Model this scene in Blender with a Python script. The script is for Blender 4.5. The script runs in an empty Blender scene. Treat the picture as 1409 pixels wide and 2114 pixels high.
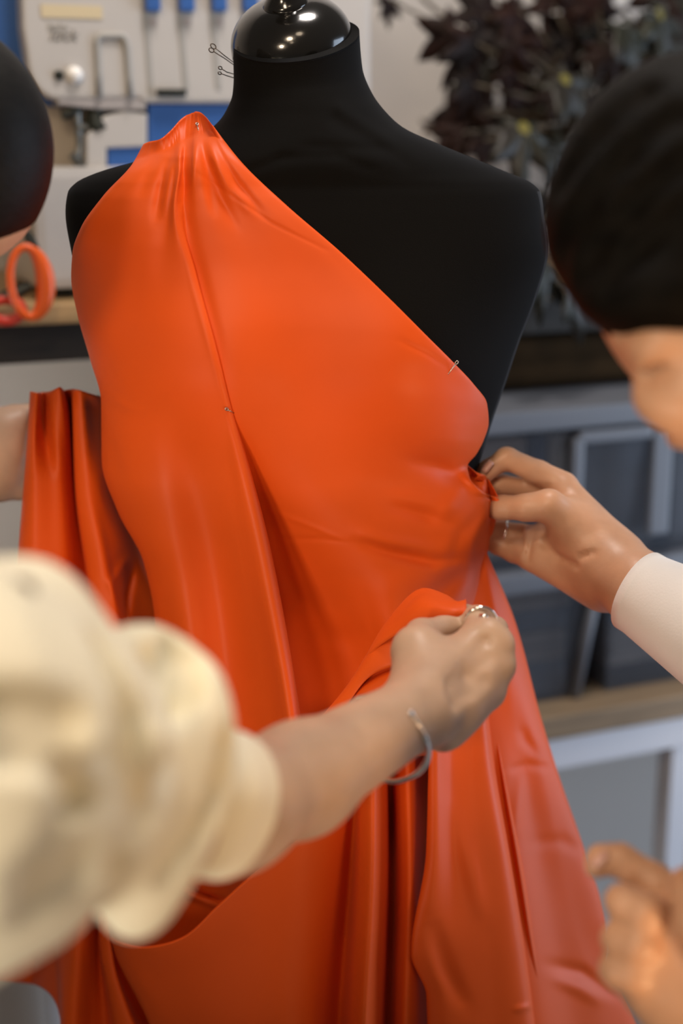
import bpy, bmesh, math, random
import numpy as np
from mathutils import Vector, Matrix, Euler

random.seed(7)
RNG = np.random.RandomState(7)
SC = bpy.context.scene
COL = SC.collection

# ------------------------------------------------------------------ camera
F_PX = 2936.0                      # 50 mm on a 36 mm tall frame, 2114 px
CX, CY = 704.5, 1057.0
PITCH = math.radians(15.0)
YAW = math.radians(22.0)
CAM_Z = 1.55
CP, SP = math.cos(PITCH), math.sin(PITCH)
CYW, SYW = math.cos(YAW), math.sin(YAW)

cam_data = bpy.data.cameras.new('camera')
cam = bpy.data.objects.new('camera', cam_data)
COL.objects.link(cam)
cam.location = (0, 0, CAM_Z)
cam.rotation_euler = (math.radians(90) - PITCH, 0, -YAW)
cam_data.sensor_fit = 'VERTICAL'
cam_data.sensor_height = 36.0
cam_data.lens = 50.0
cam_data.clip_start = 0.02
cam_data.dof.use_dof = True
cam_data.dof.focus_distance = 1.205
cam_data.dof.aperture_fstop = 1.9
cam_data.dof.aperture_blades = 0
SC.camera = cam

# ------------------------------------------------------------------ colour management, world, lights
SC.view_settings.view_transform = 'Standard'
SC.view_settings.look = 'None'
SC.view_settings.gamma = 1.0
SC.view_settings.use_curve_mapping = False
SC.view_settings.exposure = 0.0

world = bpy.data.worlds.new('world')
SC.world = world
world.use_nodes = True
bg = world.node_tree.nodes['Background']
bg.inputs['Color'].default_value = (1.0, 0.90, 0.80, 1)
bg.inputs['Strength'].default_value = 0.085


def to_world(P):
    """camera-azimuth frame (x right, y ahead, z up) to world (walls along the axes)"""
    P = np.asarray(P, float)
    out = np.empty_like(P)
    out[..., 0] = P[..., 0] * CYW + P[..., 1] * SYW
    out[..., 1] = -P[..., 0] * SYW + P[..., 1] * CYW
    out[..., 2] = P[..., 2]
    return out


def pt(px, py, d):
    """pixel and depth to a point of the camera-azimuth frame"""
    px, py, d = np.broadcast_arrays(np.asarray(px, float), np.asarray(py, float), np.asarray(d, float))
    u = -(py - CY) / F_PX
    return np.stack([(px - CX) / F_PX * d, d * (CP + u * SP), CAM_Z + d * (-SP + u * CP)], -1)


def wpt(px, py, d):
    return Vector(to_world(pt(px, py, d)))


def on_y(px, py, yw):
    """where a pixel's ray meets the world plane y = yw"""
    r = to_world(pt(px, py, 1.0) - np.array([0, 0, CAM_Z]))
    t = yw / r[1]
    return Vector((r[0] * t, yw, CAM_Z + r[2] * t))


def area_light(name, loc_a, target_a, size, power, color, shape='DISK', size_y=None, spread=None):
    ld = bpy.data.lights.new(name, 'AREA')
    ld.shape = shape
    ld.size = size
    if size_y:
        ld.size_y = size_y
    ld.energy = power
    ld.color = color
    if spread:
        ld.spread = math.radians(spread)
    o = bpy.data.objects.new(name, ld)
    COL.objects.link(o)
    a = Vector(to_world(np.array(loc_a, float)))
    b = Vector(to_world(np.array(target_a, float)))
    o.location = a
    o.rotation_euler = (b - a).to_track_quat('-Z', 'Y').to_euler()
    return o


WARM = (1.0, 0.78, 0.55)
COOL = (0.66, 0.80, 1.0)
area_light('ceiling_lamp_key', (-0.20, 0.18, 2.40), (0.0, 1.2, 1.4), 0.22, 4.8, WARM)
area_light('ceiling_lamp_middle', (0.12, 0.40, 2.55), (0.0, 1.2, 1.4), 0.22, 1.0, WARM)
area_light('ceiling_lamp_left', (-0.58, -0.15, 2.05), (-0.1, 1.1, 1.3), 0.20, 6.2, WARM)
area_light('ceiling_lamp_front', (-0.15, -0.70, 2.55), (0.0, 1.2, 1.3), 0.22, 0.6, WARM)
area_light('ceiling_lamp_back', (0.15, 1.30, 2.8), (0.15, 1.95, 1.3), 0.4, 18, (1.0, 0.91, 0.84))
area_light('wall_fill_left', (-1.1, 1.35, 1.00), (-0.50, 2.0, 1.15), 0.30, 2.0, (1.0, 0.90, 0.80), spread=95)  # added fill that lifts the wall below the shelf, no lamp stands there
area_light('desk_lamp_glow', (0.72, 0.12, 0.82), (0.22, 0.80, 1.25), 0.25, 1.0, (1.0, 0.62, 0.32), spread=60)
area_light('sleeve_fill_left', (-0.62, 0.0, 1.05), (-0.22, 0.7, 1.25), 0.25, 0.75, (1.0, 0.86, 0.68), spread=60)  # unseen fill light, added to brighten the cream sleeve
area_light('window_daylight', (1.75, 1.50, 1.22), (0.1, 1.50, 1.0), 0.9, 25, COOL, 'RECTANGLE', 1.7)


# ------------------------------------------------------------------ materials
def mat(name, color, rough=0.5, metallic=0.0, spec=0.5, noise=0.0, noise_scale=20.0, bump=0.0, bump_scale=200.0,
        sheen=0.0, sheen_tint=(1, 1, 1), coat=0.0, transmission=0.0, alpha=1.0, sss=0.0, sss_radius=(0.01, 0.004, 0.002),
        aniso=0.0, color2=None, stretch=(1, 1, 1), sheen_rough=0.4):
    m = bpy.data.materials.new(name)
    m.use_nodes = True
    nt = m.node_tree
    b = nt.nodes['Principled BSDF']
    b.inputs['Base Color'].default_value = (*color, 1)
    b.inputs['Roughness'].default_value = rough
    b.inputs['Metallic'].default_value = metallic
    b.inputs['Specular IOR Level'].default_value = spec
    b.inputs['Sheen Weight'].default_value = sheen
    b.inputs['Sheen Roughness'].default_value = sheen_rough
    b.inputs['Sheen Tint'].default_value = (*sheen_tint, 1)
    b.inputs['Coat Weight'].default_value = coat
    b.inputs['Transmission Weight'].default_value = transmission
    b.inputs['Alpha'].default_value = alpha
    b.inputs['Anisotropic'].default_value = aniso
    if sss:
        b.inputs['Subsurface Weight'].default_value = sss
        b.inputs['Subsurface Radius'].default_value = sss_radius
        b.inputs['Subsurface Scale'].default_value = 1.0
    tc = nt.nodes.new('ShaderNodeTexCoord')
    mp = nt.nodes.new('ShaderNodeMapping')
    mp.inputs['Scale'].default_value = stretch
    nt.links.new(tc.outputs['Object'], mp.inputs['Vector'])
    if noise > 0:
        n = nt.nodes.new('ShaderNodeTexNoise')
        n.inputs['Scale'].default_value = noise_scale
        n.inputs['Detail'].default_value = 4
        nt.links.new(mp.outputs['Vector'], n.inputs['Vector'])
        mx = nt.nodes.new('ShaderNodeMix')
        mx.data_type = 'RGBA'
        c2 = color2 or tuple(c * (1 - noise) for c in color)
        mx.inputs[6].default_value = (*color, 1)
        mx.inputs[7].default_value = (*c2, 1)
        rp = nt.nodes.new('ShaderNodeMapRange')
        rp.inputs['From Min'].default_value = 0.35
        rp.inputs['From Max'].default_value = 0.65
        nt.links.new(n.outputs['Fac'], rp.inputs['Value'])
        nt.links.new(rp.outputs['Result'], mx.inputs[0])
        nt.links.new(mx.outputs[2], b.inputs['Base Color'])
    if bump > 0:
        n2 = nt.nodes.new('ShaderNodeTexNoise')
        n2.inputs['Scale'].default_value = bump_scale
        n2.inputs['Detail'].default_value = 3
        nt.links.new(mp.outputs['Vector'], n2.inputs['Vector'])
        bp = nt.nodes.new('ShaderNodeBump')
        bp.inputs['Strength'].default_value = bump
        bp.inputs['Distance'].default_value = 0.001
        nt.links.new(n2.outputs['Fac'], bp.inputs['Height'])
        nt.links.new(bp.outputs['Normal'], b.inputs['Normal'])
    return m


M = {}
M['satin'] = mat('orange_satin', (0.75, 0.094, 0.007), rough=0.50, spec=0.28, sheen=0.02, sheen_tint=(1.0, 0.75, 0.7),
                 bump=0.05, bump_scale=1500, noise=0.10, noise_scale=6)
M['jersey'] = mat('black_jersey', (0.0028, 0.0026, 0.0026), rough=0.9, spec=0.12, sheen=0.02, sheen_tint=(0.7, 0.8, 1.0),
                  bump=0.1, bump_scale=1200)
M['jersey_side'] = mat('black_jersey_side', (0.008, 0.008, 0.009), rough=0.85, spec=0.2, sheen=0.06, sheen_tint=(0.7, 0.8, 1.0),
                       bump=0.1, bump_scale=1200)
M['lacquer'] = mat('black_lacquer', (0.008, 0.0075, 0.007), rough=0.16, spec=0.5, coat=0.5, bump=0.03, bump_scale=500)
M['steel'] = mat('steel', (0.55, 0.52, 0.48), rough=0.3, metallic=1.0, noise=0.1)
M['pin_dark'] = mat('dark_wire', (0.10, 0.09, 0.085), rough=0.35, metallic=0.9)
M['silver'] = mat('silver', (0.86, 0.84, 0.80), rough=0.14, metallic=1.0)
M['skin'] = mat('skin', (0.57, 0.385, 0.27), rough=0.45, spec=0.4, sss=0.12, noise=0.14, noise_scale=30, bump=0.12, bump_scale=350)
M['skin_b'] = mat('skin_tan', (0.63, 0.35, 0.215), rough=0.42, spec=0.45, sss=0.12, noise=0.16, noise_scale=30, bump=0.12, bump_scale=350)
M['nail'] = mat('nail', (0.62, 0.34, 0.28), rough=0.25, coat=0.3)
M['hair'] = mat('dark_hair', (0.006, 0.0055, 0.005), rough=0.55, spec=0.15, noise=0.5, noise_scale=14, bump=0.6, bump_scale=60,
                stretch=(1, 6, 6))
M['hair_b'] = mat('brown_black_hair', (0.004, 0.0028, 0.0018), rough=0.65, spec=0.07, noise=0.5, noise_scale=14, bump=0.6,
                  bump_scale=60, stretch=(6, 1, 6))
M['cream'] = mat('cream_cotton', (0.94, 0.885, 0.70), rough=0.8, spec=0.2, sheen=0.1, noise=0.06, noise_scale=12, bump=0.15, bump_scale=500)
M['white_cotton'] = mat('white_cotton', (0.90, 0.87, 0.84), rough=0.8, spec=0.2, sheen=0.1, noise=0.04, bump=0.15, bump_scale=500)
M['trousers'] = mat('dark_trousers', (0.03, 0.032, 0.04), rough=0.85, noise=0.2)
M['wall'] = mat('wall_paint', (0.60, 0.565, 0.53), rough=0.9, spec=0.2, noise=0.05, noise_scale=3, bump=0.1, bump_scale=150)
M['floor'] = mat('grey_floor', (0.34, 0.33, 0.33), rough=0.6, noise=0.15, noise_scale=5)
M['wood'] = mat('light_wood', (0.52, 0.33, 0.15), rough=0.5, noise=0.3, noise_scale=9, stretch=(1.0, 9, 9))
M['wood_grey'] = mat('pale_oak_wood', (0.30, 0.205, 0.12), rough=0.5, noise=0.3, noise_scale=9, stretch=(1.0, 9, 9))
M['dark_wood'] = mat('dark_drawer_paint', (0.022, 0.015, 0.009), rough=0.7, noise=0.3, noise_scale=12, stretch=(1, 8, 8))
M['white_metal'] = mat('white_powder_coat', (0.70, 0.70, 0.74), rough=0.5)
M['machine_white'] = mat('machine_white_plastic', (0.50, 0.475, 0.45), rough=0.42, noise=0.03)
M['machine_grey'] = mat('machine_grey_plastic', (0.36, 0.33, 0.32), rough=0.5)
M['machine_slot'] = mat('machine_slot_grey', (0.34, 0.33, 0.31), rough=0.6)
M['machine_blue'] = mat('machine_blue_plastic', (0.035, 0.115, 0.36), rough=0.42, noise=0.05)
M['machine_black'] = mat('machine_black_metal', (0.025, 0.028, 0.022), rough=0.4, metallic=0.4)
M['beige'] = mat('beige_sticker', (0.60, 0.50, 0.32), rough=0.7)
M['ink'] = mat('grey_ink', (0.16, 0.15, 0.14), rough=0.8)
M['orange_plastic'] = mat('orange_plastic', (0.80, 0.11, 0.012), rough=0.35)
M['clear_plastic'] = None
M['leaf'] = mat('maroon_leaf', (0.007, 0.006, 0.005), rough=0.55, spec=0.15, noise=0.7, noise_scale=9, color2=(0.022, 0.007, 0.004), bump=0.3, bump_scale=60)
M['leaf_green'] = mat('dark_green_leaf', (0.018, 0.019, 0.010), rough=0.45, spec=0.35, noise=0.5, noise_scale=14, color2=(0.018, 0.014, 0.010), bump=0.3, bump_scale=60)
M['leaf_eye'] = mat('yellow_green_leaf_eye', (0.15, 0.125, 0.025), rough=0.5)
M['stem'] = mat('brown_stem', (0.085, 0.065, 0.04), rough=0.6, noise=0.3)
M['pot'] = mat('dark_pot', (0.03, 0.025, 0.02), rough=0.5)
M['soil'] = mat('soil', (0.02, 0.014, 0.01), rough=1.0, bump=0.5)
M['brown_cloth'] = mat('brown_cloth', (0.040, 0.024, 0.011), rough=0.95, spec=0.1, noise=0.4, noise_scale=10)
M['fold_a'] = mat('taupe_fabric', (0.36, 0.28, 0.22), rough=0.95, noise=0.2)
M['fold_b'] = mat('grey_fabric', (0.19, 0.18, 0.18), rough=0.95, noise=0.2)
M['fold_c'] = mat('navy_fabric', (0.045, 0.05, 0.075), rough=0.95, noise=0.2)
M['fold_d'] = mat('charcoal_fabric', (0.02, 0.018, 0.016), rough=0.95, noise=0.2)


def clear_plastic():
    m = bpy.data.materials.new('clear_plastic')
    m.use_nodes = True
    nt = m.node_tree
    for n in list(nt.nodes):
        nt.nodes.remove(n)
    out = nt.nodes.new('ShaderNodeOutputMaterial')
    tr = nt.nodes.new('ShaderNodeBsdfTransparent')
    tr.inputs['Color'].default_value = (0.86, 0.89, 0.93, 1)
    gl = nt.nodes.new('ShaderNodeBsdfPrincipled')
    gl.inputs['Base Color'].default_value = (0.19, 0.195, 0.215, 1)
    gl.inputs['Roughness'].default_value = 0.30
    fr = nt.nodes.new('ShaderNodeLayerWeight')
    fr.inputs['Blend'].default_value = 0.25
    mr = nt.nodes.new('ShaderNodeMapRange')
    mr.inputs['To Min'].default_value = 0.09
    mr.inputs['To Max'].default_value = 0.75
    nt.links.new(fr.outputs['Facing'], mr.inputs['Value'])
    mix = nt.nodes.new('ShaderNodeMixShader')
    nt.links.new(mr.outputs['Result'], mix.inputs[0])
    nt.links.new(tr.outputs[0], mix.inputs[1])
    nt.links.new(gl.outputs[0], mix.inputs[2])
    nt.links.new(mix.outputs[0], out.inputs[0])
    return m


M['clear_plastic'] = clear_plastic()
M['frost_plastic'] = mat('frosted_plastic_rim', (0.15, 0.16, 0.185), rough=0.4)


# ------------------------------------------------------------------ object helpers
def tag(o, label=None, cat=None, group=None, kind=None):
    if label:
        o['label'] = label
    if cat:
        o['category'] = cat
    if group:
        o['group'] = group
    if kind:
        o['kind'] = kind
    return o


def empty(name, loc, label, cat, group=None):
    o = bpy.data.objects.new(name, None)
    o.empty_display_size = 0.05
    o.location = loc
    COL.objects.link(o)
    return tag(o, label, cat, group)


def mesh_obj(name, verts, faces, material, parent=None, smooth=True):
    """verts in world coordinates"""
    verts = np.asarray(verts, np.float32).reshape(-1, 3)
    if parent is not None:
        bpy.context.view_layer.update()
        inv = np.array(parent.matrix_world.inverted())
        verts = (verts @ inv[:3, :3].T + inv[:3, 3]).astype(np.float32)
    me = bpy.data.meshes.new(name)
    if isinstance(faces, np.ndarray) and faces.ndim == 2:
        nf, k = faces.shape
        me.vertices.add(len(verts))
        me.vertices.foreach_set('co', verts.ravel())
        me.loops.add(nf * k)
        me.loops.foreach_set('vertex_index', faces.astype(np.int32).ravel())
        me.polygons.add(nf)
        me.polygons.foreach_set('loop_start', np.arange(0, nf * k, k, dtype=np.int32))
        me.update(calc_edges=True)
        me.validate()
    else:
        me.from_pydata(verts.tolist(), [], [list(map(int, f)) for f in faces])
        me.update()
    if smooth:
        me.polygons.foreach_set('use_smooth', np.ones(len(me.polygons), bool))
    mats = material if isinstance(material, (list, tuple)) else [material]
    for m in mats:
        me.materials.append(m)
    o = bpy.data.objects.new(name, me)
    COL.objects.link(o)
    if parent is not None:
        o.parent = parent
    return o


class MB:
    """collects boxes, tubes, prisms; builds one mesh"""
    def __init__(self):
        self.v = []
        self.f = []

    def add(self, v, f):
        n = len(self.v)
        self.v += [tuple(map(float, p)) for p in v]
        self.f += [[i + n for i in q] for q in f]
        return self

    def box(self, c, s, bevel=0.0, rotz=0.0, rot=None):
        bm = bmesh.new()
        bmesh.ops.create_cube(bm, size=1.0)
        bmesh.ops.scale(bm, vec=s, verts=bm.verts)
        if bevel > 0:
            bmesh.ops.bevel(bm, geom=list(bm.edges), offset=min(bevel, min(s) * 0.45), segments=2, affect='EDGES', profile=0.7)
        R = rot if rot is not None else Matrix.Rotation(rotz, 3, 'Z')
        bm.verts.index_update()
        v = [R @ p.co + Vector(c) for p in bm.verts]
        f = [[q.index for q in fc.verts] for fc in bm.faces]
        bm.free()
        return self.add(v, f)

    def tube(self, pts, r, seg=8, closed=False, caps=True):
        P = [Vector(p) for p in pts]
        n = len(P)
        rr = r if hasattr(r, '__len__') else [r] * n
        T = []
        for i in range(n):
            a = P[(i - 1) % n] if (closed or i > 0) else P[i]
            b = P[(i + 1) % n] if (closed or i < n - 1) else P[i]
            t = b - a
            T.append(t.normalized() if t.length > 1e-9 else Vector((0, 0, 1)))
        ref = Vector((0, 0, 1)) if abs(T[0].z) < 0.9 else Vector((1, 0, 0))
        nrm = (ref - T[0] * ref.dot(T[0])).normalized()
        v, f = [], []
        for i in range(n):
            nrm = (nrm - T[i] * nrm.dot(T[i])).normalized()
            bi = T[i].cross(nrm)
            for k in range(seg):
                a = 2 * math.pi * k / seg
                v.append(P[i] + (nrm * math.cos(a) + bi * math.sin(a)) * rr[i])
        m = n if closed else n - 1
        for i in range(m):
            j = (i + 1) % n
            for k in range(seg):
                k2 = (k + 1) % seg
                f.append([i * seg + k, i * seg + k2, j * seg + k2, j * seg + k])
        if caps and not closed:
            f.append(list(range(seg))[::-1])
            f.append([(n - 1) * seg + k for k in range(seg)])
        return self.add(v, f)

    def lathe(self, prof, base, axis=(0, 0, 1), seg=48):
        """prof: (r, h) list along axis from base"""
        ax = Vector(axis).normalized()
        ref = Vector((1, 0, 0)) if abs(ax.x) < 0.9 else Vector((0, 1, 0))
        u = (ref - ax * ref.dot(ax)).normalized()
        w = ax.cross(u)
        v, f = [], []
        for r, h in prof:
            for k in range(seg):
                a = 2 * math.pi * k / seg
                v.append(Vector(base) + ax * h + (u * math.cos(a) + w * math.sin(a)) * r)
        for i in range(len(prof) - 1):
            for k in range(seg):
                k2 = (k + 1) % seg
                f.append([i * seg + k, i * seg + k2, (i + 1) * seg + k2, (i + 1) * seg + k])
        f.append(list(range(seg))[::-1])
        f.append([(len(prof) - 1) * seg + k for k in range(seg)])
        return self.add(v, f)

    def prism_xz(self, poly, y0, y1, bevel=0.0):
        """polygon of (x, z) extruded from y0 (front) to y1, front edge rounded by insetting"""
        bm = bmesh.new()
        vs = [bm.verts.new((x, y1, z)) for x, z in poly]
        fc = bm.faces.new(vs)
        r = bmesh.ops.extrude_face_region(bm, geom=[fc])
        nv = [e for e in r['geom'] if isinstance(e, bmesh.types.BMVert)]
        bmesh.ops.translate(bm, verts=nv, vec=(0, y0 - y1, 0))
        bmesh.ops.recalc_face_normals(bm, faces=list(bm.faces))
        if bevel > 0:
            ed = [e for e in bm.edges if all(abs(q.co.y - y0) < 1e-6 for q in e.verts)]
            bmesh.ops.bevel(bm, geom=ed, offset=bevel, segments=3, affect='EDGES', profile=0.6)
        bm.verts.index_update()
        v = [tuple(p.co) for p in bm.verts]
        f = [[q.index for q in fc.verts] for fc in bm.faces]
        bm.free()
        return self.add(v, f)

    def build(self, name, material, parent=None, smooth=False, bevel=0.0):
        o = mesh_obj(name, self.v, self.f, material, parent, smooth)
        return o


# ------------------------------------------------------------------ interpolation
def pchip(x, y, q):
    x = np.asarray(x, float)
    y = np.asarray(y, float)
    q = np.clip(np.asarray(q, float), x[0], x[-1])
    h = np.diff(x)
    dl = np.diff(y) / h
    m = np.zeros_like(y)
    if len(x) == 2:
        m[:] = dl[0]
    else:
        s = dl[:-1] * dl[1:] > 0
        w1 = 2 * h[1:] + h[:-1]
        w2 = h[1:] + 2 * h[:-1]
        with np.errstate(divide='ignore', invalid='ignore'):
            mm = (w1 + w2) / (w1 / dl[:-1] + w2 / dl[1:])
        m[1:-1] = np.where(s, np.nan_to_num(mm), 0)
        m[0], m[-1] = dl[0], dl[-1]
    i = np.clip(np.searchsorted(x, q, side='right') - 1, 0, len(x) - 2)
    t = (q - x[i]) / h[i]
    return (y[i] * (1 + 2 * t) * (1 - t) ** 2 + h[i] * m[i] * t * (1 - t) ** 2
            + y[i + 1] * t * t * (3 - 2 * t) + h[i] * m[i + 1] * t * t * (t - 1))


def hermite_rows(P, nsub, alpha=0.5):
    """P (n, rows, c): Catmull-Rom with chord^alpha knots across the first axis"""
    n = len(P)
    sc = np.array([1, 1, 2.4])[: P.shape[2]]
    ch = np.maximum(np.linalg.norm(np.diff(P, axis=0) * sc, axis=2), 0.5) ** (2 * alpha * 0.5 * 2 * 0.5)
    u = ch[..., None]
    sl = np.diff(P, axis=0) / u
    m = np.empty_like(P)
    m[0], m[-1] = sl[0], sl[-1]
    if n > 2:
        m[1:-1] = (sl[:-1] * u[1:] + sl[1:] * u[:-1]) / (u[1:] + u[:-1])
    out = []
    for i in range(n - 1):
        k = nsub[i]
        for j in range(k):
            t = j / k
            out.append(P[i] * (1 + 2 * t) * (1 - t) ** 2 + u[i] * m[i] * t * (1 - t) ** 2
                       + P[i + 1] * t * t * (3 - 2 * t) + u[i] * m[i + 1] * t * t * (t - 1))
    out.append(P[-1])
    return np.array(out)


# ------------------------------------------------------------------ the dress form's shape (front depth of body and of cloth)
Y_AX = 1.30


def plane_xz(px, py):
    """pixel to the vertical plane through the form's axis"""
    p = pt(px, py, 1.0)
    t = Y_AX / p[1]
    return p[0] * t, CAM_Z + (p[2] - CAM_Z) * t


class Body:
    def __init__(self, rows):
        z, xl, xr, bf, n = [], [], [], [], []
        for py, l, r, b, e in rows:
            a, zz = plane_xz(l, py)
            c, _ = plane_xz(r, py)
            z.append(zz); xl.append(a); xr.append(c); bf.append(b); n.append(e)
        o = np.argsort(z)
        self.z = np.array(z)[o]; self.xl = np.array(xl)[o]; self.xr = np.array(xr)[o]
        self.bf = np.array(bf)[o]; self.n = np.array(n)[o]

    def at(self, z):
        g = lambda a: pchip(self.z, a, z)
        return g(self.xl), g(self.xr), g(self.bf), g(self.n)

    def bust(self, x, z):
        s = 0
        for bx, bz in BUST:
            s = s + 0.020 * np.exp(-(((x - bx) / 0.062) ** 2 + ((z - bz) / 0.070) ** 2))
        return s

    def front(self, x, z):
        l, r, b, n = self.at(z)
        u = np.clip(np.abs((x - (l + r) / 2) / ((r - l) / 2)), 0, 1)
        k = (1 - u ** n) ** (1 / n)
        return Y_AX - b * k - self.bust(x, z) * np.minimum(1, k * 1.5)

    def depth(self, px, py):
        px = np.asarray(px, float); py = np.asarray(py, float)
        p1 = pt(px, py, 1.0)
        y = np.full(px.shape, Y_AX - 0.1)
        for _ in range(9):
            d = y / p1[..., 1]
            x = p1[..., 0] * d
            z = CAM_Z + (p1[..., 2] - CAM_Z) * d
            y = 0.45 * y + 0.55 * self.front(x, z)
        return y / p1[..., 1]


BUST = [plane_xz(435, 720), plane_xz(835, 715)]

FORM = Body([
    (40, 488, 740, 0.049, 2.0), (90, 481, 742, 0.050, 2.0), (150, 482, 748, 0.052, 2.0), (190, 480, 765, 0.055, 2.0),
    (230, 466, 795, 0.060, 2.1), (262, 440, 830, 0.066, 2.2), (300, 365, 912, 0.073, 2.3), (330, 290, 985, 0.077, 2.4),
    (355, 205, 1045, 0.078, 2.5), (375, 162, 1092, 0.078, 2.7), (395, 145, 1112, 0.080, 2.8), (440, 141, 1119, 0.085, 2.9),
    (510, 152, 1128, 0.092, 2.8), (600, 174, 1106, 0.100, 2.6), (700, 200, 1069, 0.105, 2.4), (780, 222, 1043, 0.105, 2.3),
    (870, 255, 1013, 0.096, 2.2), (950, 295, 989, 0.084, 2.2), (1060, 345, 955, 0.070, 2.2), (1200, 350, 950, 0.062, 2.2),
    (1400, 350, 950, 0.060, 2.2), (1600, 350, 950, 0.06, 2.2), (1760, 350, 950, 0.06, 2.2)])

CLOTH = Body([
    (60, 470, 745, 0.050, 2.0), (150, 470, 750, 0.053, 2.0), (230, 455, 800, 0.062, 2.1), (262, 425, 840, 0.069, 2.2),
    (300, 345, 930, 0.079, 2.3), (330, 268, 1005, 0.084, 2.4), (355, 185, 1065, 0.085, 2.5), (375, 142, 1110, 0.086, 2.7), (405, 120, 1135, 0.090, 2.8), (440, 118, 1142, 0.094, 2.8),
    (480, 125, 1146, 0.097, 2.8), (530, 140, 1142, 0.100, 2.6), (570, 148, 1118, 0.103, 2.4), (650, 160, 1092, 0.109, 2.3),
    (740, 184, 1060, 0.112, 2.2), (830, 206, 1034, 0.110, 2.2), (950, 208, 1000, 0.106, 2.1), (1055, 240, 1008, 0.106, 2.1),
    (1160, 290, 1004, 0.110, 2.1), (1290, 312, 990, 0.118, 2.1), (1450, 220, 1040, 0.134, 2.1), (1700, 130, 1130, 0.156, 2.0),
    (2114, 60, 1210, 0.185, 2.0), (2300, 40, 1230, 0.195, 2.0)])


# ------------------------------------------------------------------ cloth sheets drawn by their folds
def resample(curve, nrow, mode):
    c = np.asarray(curve, float)
    if mode == 'y':
        t = (c[:, 1] - c[0, 1]) / (c[-1, 1] - c[0, 1])
        q = np.linspace(0, 1, nrow)
        return np.stack([pchip(t, c[:, 0], q), c[0, 1] + q * (c[-1, 1] - c[0, 1]), pchip(t, c[:, 2], q)], -1)
    k = len(c)
    n = max(8, nrow)
    fine = hermite_rows(c[:, None, :], [n] * (k - 1))[:, 0]
    idx = np.linspace(0, len(fine) - 1, nrow)
    i = np.clip(idx.astype(int), 0, len(fine) - 2)
    fr = (idx - i)[:, None]
    return fine[i] * (1 - fr) + fine[i + 1] * fr


def seg_dist(px, py, poly):
    best = np.full(px.shape, 1e9)
    side = np.zeros(px.shape)
    tt = np.zeros(px.shape)
    L = [0]
    for a, b in zip(poly[:-1], poly[1:]):
        L.append(L[-1] + math.hypot(b[0] - a[0], b[1] - a[1]))
    for i, (a, b) in enumerate(zip(poly[:-1], poly[1:])):
        dx, dy = b[0] - a[0], b[1] - a[1]
        l2 = dx * dx + dy * dy + 1e-9
        h = np.clip(((px - a[0]) * dx + (py - a[1]) * dy) / l2, 0, 1)
        qx, qy = px - a[0] - h * dx, py - a[1] - h * dy
        d = np.hypot(qx, qy)
        m = d < best
        best = np.where(m, d, best)
        side = np.where(m, np.sign(dx * qy - dy * qx), side)
        tt = np.where(m, (L[i] + h * math.sqrt(l2)) / L[-1], tt)
    return best, side, tt


def sheet(name, curves, base, nrow=240, mode='y', step=6.0, strokes=(), pre=(), parent=None, thick=0.0008, material=None, amp=1.0, soft_top=0):
    """curves run along the folds; each point is (px, py, mm in front of base)"""
    P = np.array([resample(c, nrow, mode) for c in curves])
    P[..., 2] *= amp
    if pre:
        rows = [P[:, :1] + np.array(o, float)[None, None, :] for o in pre]
        P = np.concatenate(rows + [P], axis=1)
    gap = np.median(np.linalg.norm(np.diff(P, axis=0) * np.array([1, 1, 2.4]), axis=2), axis=1)
    nsub = [int(np.clip(round(g / step), 3, 40)) for g in gap]
    G = hermite_rows(P, nsub)
    px, py, off = G[..., 0], G[..., 1], G[..., 2].copy()
    for s in strokes:
        poly, w, amp = s[0], s[1], s[2]
        d, sd, t = seg_dist(px, py, poly)
        fade = np.clip(np.sin(np.pi * np.clip(t * 0.96 + 0.02, 0, 1)), 0, 1) ** 0.6
        if len(s) > 3 and s[3] == 'step':       # one side stands proud
            off = off + amp * fade * np.exp(-(d / w)) * (sd > 0) * (1 - np.exp(-d / (w * 0.12)))
        else:
            off = off + amp * fade * np.exp(-(d / w) ** 2)
    d = base(px, py)
    if soft_top:        # cloth bridges the sudden step at the top of the shoulder
        n_ = len(pre)
        m_ = d[:, n_:].copy()
        for _ in range(soft_top * 2):
            m_[:, 1:-1] = 0.25 * m_[:, :-2] + 0.5 * m_[:, 1:-1] + 0.25 * m_[:, 2:]
            m_[:, 0] = m_[:, 1]
        w_ = np.clip(1.2 - np.arange(m_.shape[1]) / 70.0, 0, 1)[None]
        new = np.minimum(d[:, n_:], m_ * w_ + d[:, n_:] * (1 - w_))
        if n_:
            d[:, :n_] += (new[:, :1] - d[:, n_:n_ + 1])
        d[:, n_:] = new
    d = d - off / 1000.0
    V = to_world(pt(px, py, d))
    nc, nr = V.shape[:2]
    idx = np.arange(nc * nr).reshape(nc, nr)
    F = np.stack([idx[:-1, :-1], idx[:-1, 1:], idx[1:, 1:], idx[1:, :-1]], -1).reshape(-1, 4)
    o = mesh_obj(name, V.reshape(-1, 3), F, material or M['satin'], parent)
    if thick:
        md = o.modifiers.new('thickness', 'SOLIDIFY')
        md.thickness = thick
        md.offset = 0
    return o


# ------------------------------------------------------------------ signed-distance sculpting for bodies and clothes
def axis_coords(lo, hi, fine, coarse, spans):
    out = [lo]
    while out[-1] < hi:
        x = out[-1]
        s = coarse
        for a, b in spans:
            if a - 0.02 <= x <= b:
                s = fine
        out.append(x + s)
    return np.array(out)


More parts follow.
